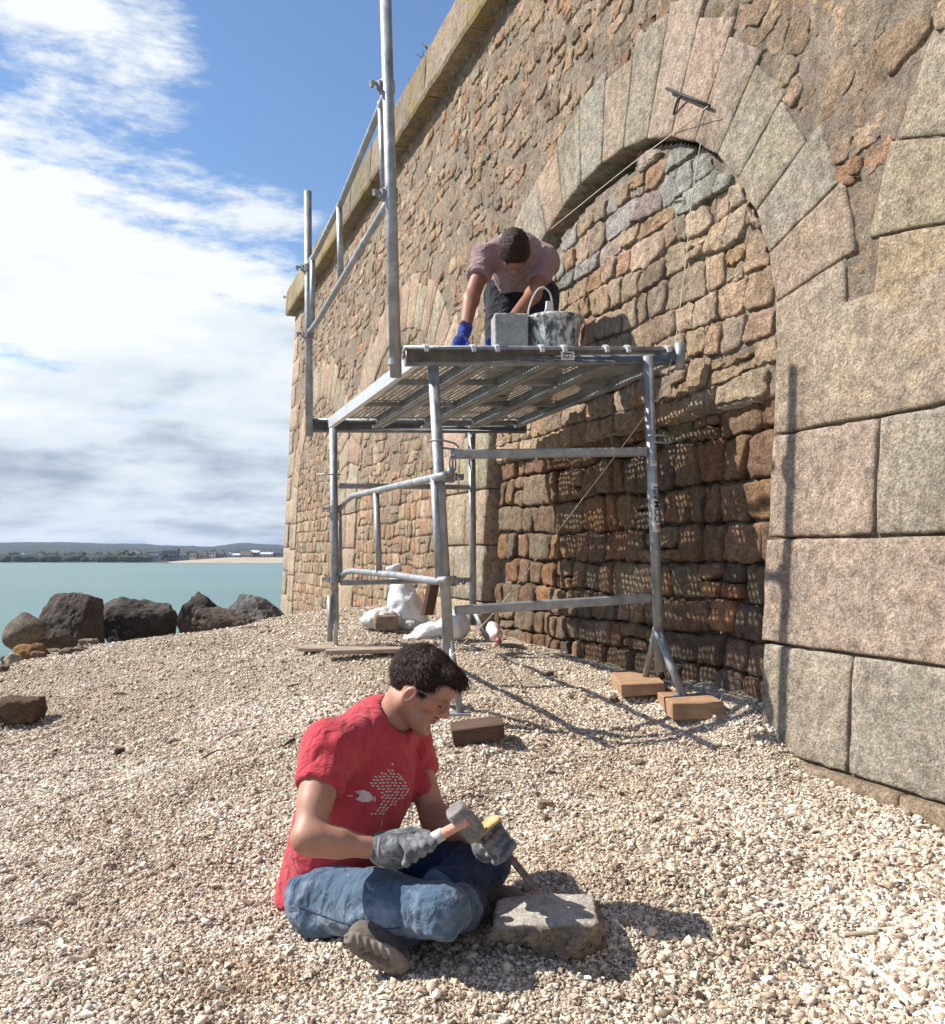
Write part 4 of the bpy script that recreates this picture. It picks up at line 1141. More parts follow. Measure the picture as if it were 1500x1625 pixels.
# block of stone at the left edge
M['brownstone'] = stone_mat('brown_stone', speck=.4, stain=.4, bump=1.5)
def stoneblock(c, half, yaw, label, name, cat, col, seed, mat=None, amp=.02, sub=5, rough_=.10, parent=None, ex=10):
    import bmesh
    bm = bmesh.new(); bmesh.ops.create_cube(bm, size=2); bmesh.ops.subdivide_edges(bm, edges=bm.edges[:], cuts=sub*2, use_grid_fill=True)
    v = np.array([w.co[:] for w in bm.verts]); f = [tuple(x.index for x in fc.verts) for fc in bm.faces]; bm.free()
    r4 = (np.abs(v)**ex).sum(1)**(1/ex); v = v/r4[:,None]
    v = v*np.array(half)
    k = fbm(v/max(half)*2.2+seed*5, 4, seed, .6); v = v*(1+rough_*k)[:,None]
    v += np.column_stack([fbm(v*22+seed, 3, seed), fbm(v*22+50, 3, seed+1), fbm(v*22+90, 3, seed+2)])*amp
    cy, sy = math.cos(yaw), math.sin(yaw); v = v@np.array([[cy,-sy,0],[sy,cy,0],[0,0,1]]).T + np.array(c)
    return put(name, v, polys=f, mat=mat or M['brownstone'], smooth=True, col=np.array(col), label=label, cat=cat, parent=parent)
stoneblock(P(30,1126,4.55), (.108,.10,.056), .1, 'brown squared stone lying at the left edge of the gravel', 'loose_stone', 'stone', (.20,.125,.085), 3)
# the stone being cut
def worked_stone():
    import bmesh
    bm = bmesh.new(); bmesh.ops.create_cube(bm, size=2); bmesh.ops.subdivide_edges(bm, edges=bm.edges[:], cuts=34, use_grid_fill=True)
    v = np.array([w.co[:] for w in bm.verts]); f = [tuple(x.index for x in fc.verts) for fc in bm.faces]; bm.free()
    v = v/((np.abs(v)**9).sum(1)**(1/9.))[:,None]
    x, y, z = v.T
    # wide flat top, underside cut away towards the left
    zz = z*.034; low = np.clip(-z, 0, 1)
    X = x*.122 + low*.028*(x < .2)*(1-np.clip(x+.9, 0, 1)*.6); X = X - .0*x
    zz = zz - .020*low*np.clip(x+.3, 0, 1.2) + .030*low*np.clip(-x-.05, 0, 1)
    Y_ = y*.095
    q = np.stack([X, Y_, zz], 1); q[:,2] += .006*np.sin(x*2+1)*(z > 0)
    a = np.clip(1-z*1.2, .10, 1)
    q += np.column_stack([fbm(q*11, 4, 61, .6), fbm(q*11+9, 4, 62, .6), fbm(q*16+18, 4, 63, .6)])*np.column_stack([.050*a+.004, .050*a+.004, .016*a+.003])
    q += np.column_stack([fbm(q*34, 4, 64, .65), fbm(q*34+9, 4, 65, .65), fbm(q*34+18, 4, 66, .65)])*(.015*a+.0015)[:,None]
    cy, sy = math.cos(-.10), math.sin(-.10); tl = .05
    q = q@np.array([[1,0,-tl],[0,1,0],[tl,0,1]]).T@np.array([[cy,-sy,0],[sy,cy,0],[0,0,1]]).T
    q += P(868,1474,2.10)+np.array([0,.03,.0])
    top = np.clip((z-.75)*5, 0, 1)[:,None]; col = np.array((.40,.33,.265))*(1-top)+np.array((.74,.68,.60))*top  # sunlit top and shaded sides are put into the vertex colour
    m = stone_mat('freshly_cut_stone', speck=.3, stain=.3, bump=1.0, grain=300)
    put('worked_stone', q, polys=f, mat=m, smooth=True, col=col, label='rough block of stone under the chisel, its top coloured lighter as if sunlit', cat='stone')
worked_stone()
# small stones and debris
DB = [((865,1252),2.98,(.024,.02,.018),'rounded tan pebble on the gravel above the stone being cut',(.50,.38,.26)),
 ((1012,1180),3.42,(.03,.02,.012),'flat tan stone by the front corner of the timber block',(.42,.32,.22)),
 ((48,1012),6.6,(.11,.08,.085),'orange lichened stone at the left edge below the tallest boulder',(.40,.23,.09)),
 ((20,1046),6.3,(.07,.05,.05),'pale wedge-shaped stone below the orange one',(.50,.42,.34)),
 ((85,1020),6.7,(.09,.06,.03),'flat greenish stone beside the orange one',(.30,.24,.17)),
 ((140,1016),6.8,(.07,.05,.035),'rounded grey-brown stone at the foot of the tallest boulder',(.33,.26,.20)),
 ((118,1030),6.4,(.10,.05,.025),'long mossy slab in front of the tallest boulder',(.27,.23,.15)),
 ((12,1024),6.5,(.05,.04,.05),'dark stone at the very left edge beside the pale wedge',(.12,.10,.09)),
 ((5,1064),5.9,(.04,.03,.03),'small brown stone at the left edge above the squared one',(.26,.18,.13)),
 ((62,1034),6.35,(.05,.04,.03),'brown stone between the orange one and the mossy slab',(.24,.15,.11)),
 ((395,1012),6.9,(.07,.04,.02),'thin slate-like stone sticking out of the gravel crest',(.34,.29,.24)),
 ((425,1018),6.5,(.08,.04,.012),'flat stone on the gravel crest near the corner of the fort',(.38,.33,.27)),
 ((190,1183),3.95,(.022,.02,.016),'small dark clod on the open gravel, upper left',(.18,.13,.10)),
 ((975,1116),4.2,(.02,.018,.018),'brown pebble left of the reddish timber block',(.30,.18,.11)),
 ((872,1080),4.8,(.02,.018,.016),'small brown stone in the shade under the scaffold',(.30,.2,.14))]
for i, (pp, Y_, r, lab, col) in enumerate(DB):
    c = P(pp[0], pp[1], Y_); c[2] = gz(c[0], c[1])+r[2]*.45
    stoneblock(c, r, i*.7, lab, 'loose_stone', 'stone', col, i+5, amp=.006 if r[0] < .04 else .014, sub=4, rough_=.38, ex=3.2)
SK = [((180,1097),(206,1101),4.9,'dark splinter of wood lying on the gravel at upper left',.006,(.08,.05,.035)),((468,1200),(452,1206),3.6,'short dark twig by the seated man\'s shoulder',.006,(.06,.045,.035)),
 ((262,1168),(290,1170),4.0,'thin dark twig on the open gravel',.003,(.10,.07,.05)),((355,1183),(392,1180),3.9,'pale grey twig on the gravel left of the shoulder',.003,(.2,.16,.12)),
 ((320,1218),(340,1208),3.6,'crooked twig left of the seated man\'s sleeve',.004,(.14,.1,.07)),((1247,1386),(1290,1380),2.6,'brown splinter on the shells, right foreground',.004,(.28,.2,.12)),
 ((1340,1483),(1386,1488),2.25,'flat reed fragment on the shells, right foreground',.005,(.36,.29,.20)),((1372,1520),(1392,1562),2.12,'white tubular shell fragment, right foreground',.006,(.78,.74,.68)),
 ((143,1338),(230,1362),2.9,'thin pale straw on the gravel, left foreground',.0015,(.62,.52,.36)),((1140,1116),(1150,1094),3.9,'thin pale stick upright beside the timber block',.004,(.6,.5,.38)),
 ((455,1133),(475,1128),4.6,'dark twig on the gravel behind the seated man',.005,(.12,.09,.07))]
for i, (a, b, Y_, lab, r, col) in enumerate(SK):
    pa = P(a[0], a[1], Y_); pb = P(b[0], b[1], Y_*(1.0 if a[1] == b[1] else 1.0))
    upr = 'upright' in lab
    if not upr: pa[2] = gz(pa[0], pa[1])+.006+r; pb[1] += (a[1]-b[1])/F*Y_*3; pb[2] = gz(pb[0], pb[1])+.008+r
    else: pa[2] -= .02
    mid = (pa+pb)/2+np.array([0,0,.003 if not upr else 0])
    m = MB().tube([pa, mid, pb], [r, r*1.1, r*.5], 7)
    m.out('twig' if 'shell' not in lab.split()[-4:] else 'twig', plain_mat('stick_%d' % i, col, .9), None, True, label=lab, cat='shell' if 'white tubular' in lab else 'twig')
# ------------------------------------------------------------------ signed distance modelling
class SDF:
    def __init__(s, lo, hi, vox, fine=None):
        s.lo = np.array(lo, float); s.vox = vox
        if fine is None: s.ax = [np.arange(s.lo[i], hi[i]+vox, vox) for i in range(3)]
        else:
            s.ax = []
            for i in range(3):
                g = [s.lo[i]]
                while g[-1] < hi[i]: g.append(g[-1]+(fine[2] if fine[0][i] < g[-1] < fine[1][i] else vox))
                s.ax.append(np.array(g))
        s.n = np.array([len(a) for a in s.ax])
        s.D = np.full(tuple(s.n), .2, np.float32)
    def region(s, lo, hi):
        a = [np.clip(np.searchsorted(s.ax[i], lo[i])-1, 0, s.n[i]) for i in range(3)]; b = [np.clip(np.searchsorted(s.ax[i], hi[i])+1, 0, s.n[i]) for i in range(3)]
        return tuple(slice(int(i), int(j)) for i, j in zip(a, b))
    def pts(s, sl): return np.stack(np.meshgrid(*[s.ax[i][sl[i]] for i in range(3)], indexing='ij'), -1)
    def comb(s, sl, d, k, op='u'):
        D = s.D[sl]
        if op == 'u':
            if k > 0: h = np.clip(.5+.5*(D-d)/k, 0, 1); s.D[sl] = D*(1-h)+d*h-k*h*(1-h)
            else: s.D[sl] = np.minimum(D, d)
        else:
            if k > 0: h = np.clip(.5-.5*(D+d)/k, 0, 1); s.D[sl] = D*(1-h)-d*h+k*h*(1-h)
            else: s.D[sl] = np.maximum(D, -d)
    def cap(s, a, b, r1, r2=None, k=.02, op='u', flat=None):
        a = np.array(a, float); b = np.array(b, float); r2 = r1 if r2 is None else r2; m = max(r1, r2)*1.3+k+s.vox*3
        sl = s.region(np.minimum(a, b)-m, np.maximum(a, b)+m); p = s.pts(sl)
        if p.size == 0: return s
        ab = b-a; t = np.clip(((p-a)@ab)/max(ab@ab, 1e-12), 0, 1)
        v = p-a-t[...,None]*ab
        if flat is not None:              # flat = (direction, factor>1 squeezes)
            f = np.array(flat[0], float); f /= np.linalg.norm(f); v = v+(v@f)[...,None]*f*(flat[1]-1)
        d = np.linalg.norm(v, axis=-1)-(r1+(r2-r1)*t)
        s.comb(sl, d.astype(np.float32), k, op); return s
    def chain(s, pts, rs, k=.02, **kw):
        for i in range(len(pts)-1): s.cap(pts[i], pts[i+1], rs[i], rs[i+1], k, **kw)
        return s
    def ell(s, c, r, ax=None, k=.02, op='u'):
        c = np.array(c, float); r = np.array(r, float); ax = np.eye(3) if ax is None else np.array(ax, float)
        m = max(r)+k+s.vox*3; sl = s.region(c-m, c+m); p = s.pts(sl)
        if p.size == 0: return s
        q = (p-c)@ax.T; k0 = np.linalg.norm(q/r, axis=-1); k1 = np.linalg.norm(q/(r*r), axis=-1)+1e-9
        d = k0*(k0-1)/k1; d = np.where(k0 < .05, -min(r), d)
        s.comb(sl, d.astype(np.float32), k, op); return s
    def mesh(s):
        D = s.D; nx, ny, nz = D.shape; ins = D < 0
        c = [ins[i:nx-1+i, j:ny-1+j, k:nz-1+k] for i in (0,1) for j in (0,1) for k in (0,1)]
        sm = sum(x.astype(np.int8) for x in c); act = (sm > 0) & (sm < 8)
        ijk = np.argwhere(act); N = len(ijk); idm = np.full(act.shape, -1, np.int64); idm[act] = np.arange(N)
        acc = np.zeros((N, 3)); cnt = np.zeros(N)
        for ax in range(3):
            o1, o2 = [a for a in range(3) if a != ax]
            for a in (0,1):
                for b in (0,1):
                    off = np.zeros(3, int); off[o1] = a; off[o2] = b; p0 = ijk+off; e = np.zeros(3, int); e[ax] = 1; p1 = p0+e
                    d0 = D[tuple(p0.T)]; d1 = D[tuple(p1.T)]; cr = (d0 < 0) != (d1 < 0)
                    t = np.where(cr, d0/(d0-d1+1e-12), 0); q = off+t[:,None]*e
                    acc[cr] += q[cr]; cnt[cr] += 1
        g = ijk+acc/cnt[:,None]; v = np.stack([np.interp(g[:,i], np.arange(s.n[i]), s.ax[i]) for i in range(3)], 1)
        Q = []
        for ax in range(3):
            o1, o2 = (ax+1)%3, (ax+2)%3
            sh = [nx-1, ny-1, nz-1]; a_ = [slice(1, sh[i]) for i in range(3)]; a_[ax] = slice(0, sh[ax])
            e = [slice(1, sh[i]) for i in range(3)]; e[ax] = slice(1, sh[ax]+1)
            i0 = ins[tuple(a_)]; i1 = ins[tuple(e)]; cr = np.argwhere(i0 != i1); base = cr.copy()
            for i in range(3):
                if i != ax: base[:, i] += 1
            fl = i0[tuple(cr.T)]
            def cell(d1, d2):
                q = base.copy(); q[:, o1] -= d1; q[:, o2] -= d2; return idm[tuple(q.T)]
            quad = np.stack([cell(1,1), cell(0,1), cell(0,0), cell(1,0)], 1); quad[~fl] = quad[~fl][:, ::-1]
            Q.append(quad)
        return v, np.vstack(Q)
def smooth_mesh(v, q, it=2, lam=.5):
    n = len(v); e = np.vstack([q[:, [0,1]], q[:, [1,2]], q[:, [2,3]], q[:, [3,0]]]); e = np.vstack([e, e[:, ::-1]])
    for _ in range(it):
        s_ = np.zeros((n, 3)); c = np.bincount(e[:,0], minlength=n)
        for k in range(3): s_[:,k] = np.bincount(e[:,0], v[e[:,1], k], minlength=n)
        v = v+lam*(s_/np.maximum(c, 1)[:,None]-v)
    return v
# ------------------------------------------------------------------ bags by the wall
def plastic(name, col, trans=.0):
    m, nt, b = new_mat(name); t = NT(nt)
    nt.links.new(t.mix(tuple(col), t.ramp(t.noise(9, 5, .6), [(.35, .82), (.65, 1.04)]), 1.0, 'MULTIPLY'), b.inputs['Base Color'])
    b.inputs['Roughness'].default_value = .42; b.inputs['Transmission Weight'].default_value = trans
    nt.links.new(t.bump(t.noise(26, 7, .7, 1.0), .012), b.inputs['Normal']); return m
M['bag'] = plastic('white_sack_plastic', (.82,.81,.81)); M['clearbag'] = plastic('dusty_clear_plastic', (.72,.70,.66), .25)
def crease(v, amp, sc_, seed):
    k = 1-np.abs(fbm(v*sc_, 3, seed, .6))*2.2
    return k*amp
def bag(name, build, lo, hi, vox, mat, label, cat, amp, sc_, seed):
    s = SDF(lo, hi, vox); build(s); v, q = s.mesh(); v = smooth_mesh(v, q, 3)
    c = v.mean(0); d = v-c; d /= np.linalg.norm(d, axis=1)[:,None]
    v = v+d*(crease(v, amp, sc_, seed)-amp*.4)[:,None]
    return put(name, v, quads=q, mat=mat, label=label, cat=cat)
Yb = 6.3
def b1(s):
    a = P(642,962,Yb); s.ell(a, (.115,.11,.14), k=.05); s.ell(P(648,982,Yb), (.135,.12,.065), k=.05)
    s.chain([P(636,935,Yb), P(628,915,Yb), P(626,905,Yb)], [.078,.034,.024], .03); s.chain([P(626,908,Yb), P(620,903,Yb), P(634,898,Yb)], [.018,.028,.020], .02)
c = P(642,950,Yb); bag('rubble_sack', b1, c-[.25,.22,.32], c+[.25,.22,.30], .014, M['bag'], 'tall white plastic sack tied at the top, standing under the scaffold guardrail', 'sack', .022, 7, 3)
def b2(s):
    s.ell(P(722,993,5.75), (.092,.11,.095), k=.05); s.ell(P(682,1002,5.75), (.09,.09,.06), k=.05); s.ell(P(656,1012,5.7), (.06,.06,.022), k=.05)
c = P(695,995,5.75); bag('rubble_sack', b2, c-[.28,.22,.18], c+[.28,.22,.2], .012, M['bag'], 'slumped white plastic sack behind the near left scaffold upright', 'sack', .018, 8, 9)
def b3(s):
    s.ell(P(608,982,6.2), (.12,.10,.065), k=.04); s.ell(P(588,986,6.2), (.07,.06,.035), k=.04); s.ell(P(648,992,6.2), (.08,.06,.04), k=.04)
c = P(610,985,6.2); bag('clear_sack', b3, c-[.26,.18,.14], c+[.26,.18,.14], .010, M['clearbag'], 'torn dusty plastic sack collapsed over a stone, left of the tall white one', 'sack', .030, 10, 5)
stoneblock(P(612,988,6.05), (.075,.05,.05), .2, 'squarish brown stone poking out of the torn plastic sack', 'loose_stone', 'stone', (.40,.29,.21), 31, amp=.006)
# crumpled pink-white plastic bottle by the rear foot
t = thing('plastic_bottle', P(786,1018,5.55), 'crushed clear and pink plastic bottle on the gravel by the rear scaffold foot', 'bottle')
a, b = P(779,990,5.6), P(790,1014,5.5)
MB().tube([a, a+(b-a)*.3, a+(b-a)*.55, a+(b-a)*.8, b], [.022,.046,.038,.044,.018], 12).out('bottle_body', plastic('pinkish_plastic', (.75,.58,.54), .4), t, True)
MB().tube([b, b+(b-a)/np.linalg.norm(b-a)*.03], .017, 10).out('bottle_cap', plain_mat('dull_pink_cap', (.38,.12,.13), .5), t, True)
# ------------------------------------------------------------------ things on the deck
def deckz(x, y):                           # top of the deck
    u = np.cross(deckB-deckA, farA-deckA); u /= np.linalg.norm(u); u *= np.sign(u[2])
    return float(deckA[2]-(u[0]*(x-deckA[0])+u[1]*(y-deckA[1]))/u[2])+.026
# mason's bucket
bt = P(880,530,4.36); bz = deckz(bt[0], bt[1]); bk = thing('bucket', (bt[0], bt[1], bz), 'mortar-splashed black builder\'s bucket with a white handle on the scaffold deck', 'bucket')
def bucket_mat():
    m, nt, b = new_mat('splashed_rubber'); t = NT(nt)
    mp = nt.nodes.new('ShaderNodeMapping'); mp.inputs['Scale'].default_value = (1, 1, .55); nt.links.new(t.pos(), mp.inputs[0])
    c = t.ramp(t.noise(30, 8, .74, .1, vec=mp.outputs[0]), [(.42, (.06,.065,.07)), (.49, (.22,.23,.24)), (.54, (.52,.52,.50)), (.66, (.70,.69,.66))])
    nt.links.new(c, b.inputs['Base Color']); b.inputs['Roughness'].default_value = .8; nt.links.new(t.bump(t.noise(40, 5, .6), .004), b.inputs['Normal']); return m
M['bucket'] = bucket_mat()
H_ = P(0,506,4.36)[2]-bz; prof = [(.0,.0),(.100,.0),(.104,.01),(.122,H_*.78),(.126,H_-.03),(.140,H_-.018),(.141,H_),(.132,H_),(.120,H_-.03),(.098,.02),(0,.02)]
def lathe(prof, c, n=28, wob=0):
    v = []; 
    for r, z in prof:
        for k in range(n):
            a = 2*math.pi*k/n; rr = r*(1+wob*math.sin(3*a+1)); v.append((c[0]+rr*math.cos(a), c[1]+rr*math.sin(a), c[2]+z))
    f = [(i*n+k, i*n+(k+1)%n, (i+1)*n+(k+1)%n, (i+1)*n+k) for i in range(len(prof)-1) for k in range(n)]
    return v, f
v, f = lathe(prof, (bt[0], bt[1], bz), 28, .03); put('body', v, polys=f, mat=M['bucket'], parent=bk, smooth=True)
hp = [np.array([bt[0]-.125, bt[1], bz+H_-.02]), np.array([bt[0]-.122, bt[1], bz+H_+.05]), np.array([bt[0]-.09, bt[1]-.01, bz+H_+.125]), np.array([bt[0]-.055, bt[1]-.01, bz+H_+.148]), np.array([bt[0]-.02, bt[1], bz+H_+.12]), np.array([bt[0]-.005, bt[1]+.02, bz+H_+.05]), np.array([bt[0]+.0, bt[1]+.05, bz+H_-.01])]
def spl(pts, n=24):
    pts = [np.array(p, float) for p in pts]; out = []
    for i in range(len(pts)-1):
        p0 = pts[max(i-1,0)]; p1 = pts[i]; p2 = pts[i+1]; p3 = pts[min(i+2, len(pts)-1)]
        for t in np.linspace(0, 1, max(2, n//(len(pts)-1)), endpoint=False):
            out.append(.5*((2*p1)+(-p0+p2)*t+(2*p0-5*p1+4*p2-p3)*t*t+(-p0+3*p1-3*p2+p3)*t**3))
    out.append(pts[-1]); return out
MB().tube(spl(hp, 30), .0045, 8).out('handle', plain_mat('limewashed_wire', (.62,.60,.57), .7), bk, True)
for dx in (-.125, .125):
    MB().box((bt[0]+dx, bt[1], bz+H_-.004), .012, .018, .016, None, .003).out('lug', M['bucket'], bk)
tw = thing('brush', P(868,500,4.36), 'pale plastic handle of a tool standing in the builder\'s bucket', 'tool')
MB().tube(spl([P(866,545,4.38), P(868,505,4.36), P(871,490,4.36), P(872,479,4.36)], 16), .0175, 12).out('handle', plain_mat('chalky_handle', (.66,.64,.62), .6), tw, True)
MB().box(P(865,548,4.38), .05, .006, .02, None, .002).out('blade', M['clamp'], tw)
# cut block on the deck
c0 = P(809,527,4.32); z0 = deckz(c0[0], c0[1]); ztop = P(0,500,4.32)[2]
cb = (z0+ztop)/2
stoneblock((c0[0], c0[1]+.03, cb), (.080,.075,(ztop-z0)/2), .10, 'squared pale grey block standing on the scaffold deck left of the bucket', 'cut_block', 'stone block', (.46,.46,.45), 17, mat=stone_mat('pale_cut_stone', speck=.25, stain=.15, bump=.4), amp=.002, sub=9, rough_=.015, ex=40)
# ------------------------------------------------------------------ iron tie on the arch, string lines
M['iron'] = plain_mat('black_iron', (.025,.024,.024), .6, .3, .002, 90, .3, 60)
def onwall(px, py, d):                    # where the ray through a pixel meets the wall face at depth d
    X_ = (px-750)/F; Z_ = (HY-py)/F
    Y_ = (D0+d)/(NV[0]*X_+NV[1]-BAT*Z_); return P(px, py, Y_)
it = thing('iron_tie', onwall(1083,150,-.02), 'black iron T-shaped tie bar fixed across the crown of the arch', 'iron tie')
a, b = onwall(1058,140,-.045), onwall(1126,168,-.045)
MB().tube([a, b], .0075, 8).out('cross_bar', M['iron'], it, True)
m_ = onwall(1083,151,-.045)
MB().tube(spl([m_, onwall(1075,160,-.045), onwall(1070,178,-.025), onwall(1068,190,.01)], 14), .0055, 8).out('stem', M['iron'], it, True)
MB().tube(spl([onwall(1068,190,.004), onwall(1066,203,.002), onwall(1062,215,.004)], 10), .0045, 6).out('crack_iron', M['iron'], it, True)
M['string'] = plain_mat('pale_string', (.72,.62,.46), .9)
def string(name, pts, label, r=.0022): MB().tube(spl(pts, 40), r, 6).out(name, M['string'], None, True, label=label, cat='string')
string('string_line', [onwall(1124,168,-.08), onwall(1062,216,-.02), onwall(990,270,-.005), onwall(866,370,-.005)], 'taut mason\'s string running down the left side of the arch from the iron tie')
string('string_line', [onwall(1112,228,-.05), onwall(1100,300,-.06), onwall(1090,400,-.07), onwall(1078,500,-.08), onwall(1071,552,-.10)], 'slack pale string hanging from the iron tie to the end of the deck')
pts = [onwall(1071,552,-.10), P(1052,610,4.2), P(1020,665,4.28), P(880,850,4.9), P(790,965,5.2), P(757,1000,5.3)]
string('string_line', pts, 'long pale string slanting down in front of the shaded stones to the gravel')
string('string_line', [P(706,1050,3.72), P(722,1036,3.70), P(735,1022,3.75), P(757,1000,5.3)], 'pale string knotted round the foot of the near left upright')
# weeds on the cornice
M['weed'] = plain_mat('dry_weed', (.13,.13,.045), .9)
for i, (px, py, lab) in enumerate([(655,140,'small green weed on top of the cornice, left of the tall post top'),(684,96,'little dry tuft of weed on the cornice near the top of the picture'),(455,446,'tiny dry tuft at the far end of the cornice'),(676,112,'orange-brown tuft on the edge of the cornice')]):
    X_ = (px-750)/F; Z_ = (HY-py)/F; Y_ = (D0-.10)/(NV[0]*X_+NV[1]-BAT*Z_); c = P(px, py, Y_); c = Wm(c@U, Z_CORN+.45, -.12)
    m = MB()
    for k in range(14):
        d = np.array([rng.normal(0,.5), rng.normal(0,.5), rng.uniform(.5,1)]); L_ = rng.uniform(.05, .11)
        m.tube([c, c+d*L_*.6, c+d*L_+[0,0,-.01]], [.004,.003,.0008], 4)
    m.out('weed', M['weed'], None, True, label=lab, cat='plant')
# ------------------------------------------------------------------ people
def skin_mat():
    m, nt, b = new_mat('skin'); t = NT(nt)
    c = t.ramp(t.noise(16, 5, .6), [(.3, (.38,.185,.12)), (.7, (.47,.25,.175))])
    c = t.mix(c, (.55,.34,.26), t.ramp(t.noise(60, 4, .6), [(.5, 0), (.8, .35)]))
    c = t.mix(c, t.attr(), 1.0, 'MULTIPLY'); c = t.mix(c, (.86,.84,.83), 1.0, 'MULTIPLY')
    c = t.mix(c, (.45,.36,.30), t.ramp(t.noise(35, 7, .75, .5), [(.60, 0), (.70, .45)]))
    nt.links.new(c, b.inputs['Base Color']); b.inputs['Roughness'].default_value = .52
    b.inputs['Subsurface Weight'].default_value = .12; b.inputs['Subsurface Radius'].default_value = (.012, .005, .003); b.inputs['Subsurface Scale'].default_value = .6
    nt.links.new(t.bump(t.noise(220, 3, .6), .0008), b.inputs['Normal']); return m
M['skin'] = skin_mat()
def cloth(name, c0, c1, sc_=14, weave=900, fold=.010, extra=None):
    m, nt, b = new_mat(name); t = NT(nt)
    c = t.ramp(t.noise(sc_, 5, .6), [(.32, c0), (.68, c1)])
    if extra: c = extra(t, c)
    c = t.mix(c, (.86,.86,.86), 1.0, 'MULTIPLY')
    nt.links.new(c, b.inputs['Base Color']); b.inputs['Roughness'].default_value = .9; b.inputs['Specular IOR Level'].default_value = .2
    b.inputs['Sheen Weight'].default_value = .15
    fo = t.math('MULTIPLY', t.math('ABSOLUTE', t.math('SUBTRACT', t.noise(5, 2, .5, 1.2), .5)), -2.2)
    h = t.math('ADD', t.math('MULTIPLY', t.noise(weave, 2, .5), .06), t.math('ADD', t.noise(26, 4, .55, .8), fo))
    nt.links.new(t.bump(h, fold), b.inputs['Normal']); return m
M['shirt'] = cloth('red_jersey', (.48,.040,.060), (.58,.070,.090), fold=.018)
M['mauve'] = cloth('dusty_pink_jersey', (.34,.21,.22), (.40,.26,.265), fold=.03)
def denim_extra(t, c):
    c = t.mix(c, (.30,.36,.46), t.ramp(t.noise(7.5, 6, .7, .5), [(.50, 0), (.66, .75)]))
    c = t.mix(c, (.62,.62,.60), t.ramp(t.noise(19, 7, .75, .6), [(.63, 0), (.72, .7)]))
    return c
M['denim'] = cloth('sunlit_dusty_denim', (.045,.085,.145), (.10,.16,.235), 11, 700, .016, denim_extra)
M['denim_shade'] = cloth('shaded_denim', (.018,.03,.075), (.035,.055,.11), 11, 700, .016)
M['darkcloth'] = cloth('dark_work_trousers', (.008,.010,.018), (.02,.022,.032), fold=.02)
def glove_extra(t, c): return t.mix(c, (.36,.36,.36), t.ramp(t.noise(26, 7, .72, .6), [(.46, 0), (.64, .85)]))
M['glove'] = cloth('dusty_knit_glove', (.075,.085,.095), (.12,.13,.145), 20, 500, .0045, glove_extra)
M['blueglove'] = cloth('blue_rubber_glove', (.02,.035,.22), (.03,.06,.34), 20, 500, .010)
M['shoe'] = cloth('dusty_shoe', (.06,.05,.045), (.16,.13,.11), 16, 400, .008)
def hair_mat():
    m, nt, b = new_mat('dark_brown_hair'); t = NT(nt)
    c = t.ramp(t.noise(90, 4, .6), [(.3, (.010,.0045,.003)), (.7, (.045,.019,.013))])
    nt.links.new(c, b.inputs['Base Color']); b.inputs['Roughness'].default_value = .5; b.inputs['Specular IOR Level'].default_value = .25
    nt.links.new(t.bump(t.noise(60, 5, .65, 1.0), .010), b.inputs['Normal']); return m
M['hair'] = hair_mat()
M['whiteprint'] = plain_mat('white_print', (.66,.60,.58), .8, 0, 0, 1, .15, 90)
M['lens'] = plain_mat('black_lash', (.02,.012,.01), .6)
def norm(a): a = np.array(a, float); return a/np.linalg.norm(a)
def vnorm(v, q):
    n = np.zeros_like(v); a = v[q[:,2]]-v[q[:,0]]; b = v[q[:,3]]-v[q[:,1]]; c = np.cross(a, b)
    for k in range(4):
        for j in range(3): n[:,j] += np.bincount(q[:,k], c[:,j], minlength=len(v))
    return n/(np.linalg.norm(n, axis=1)[:,None]+1e-12)
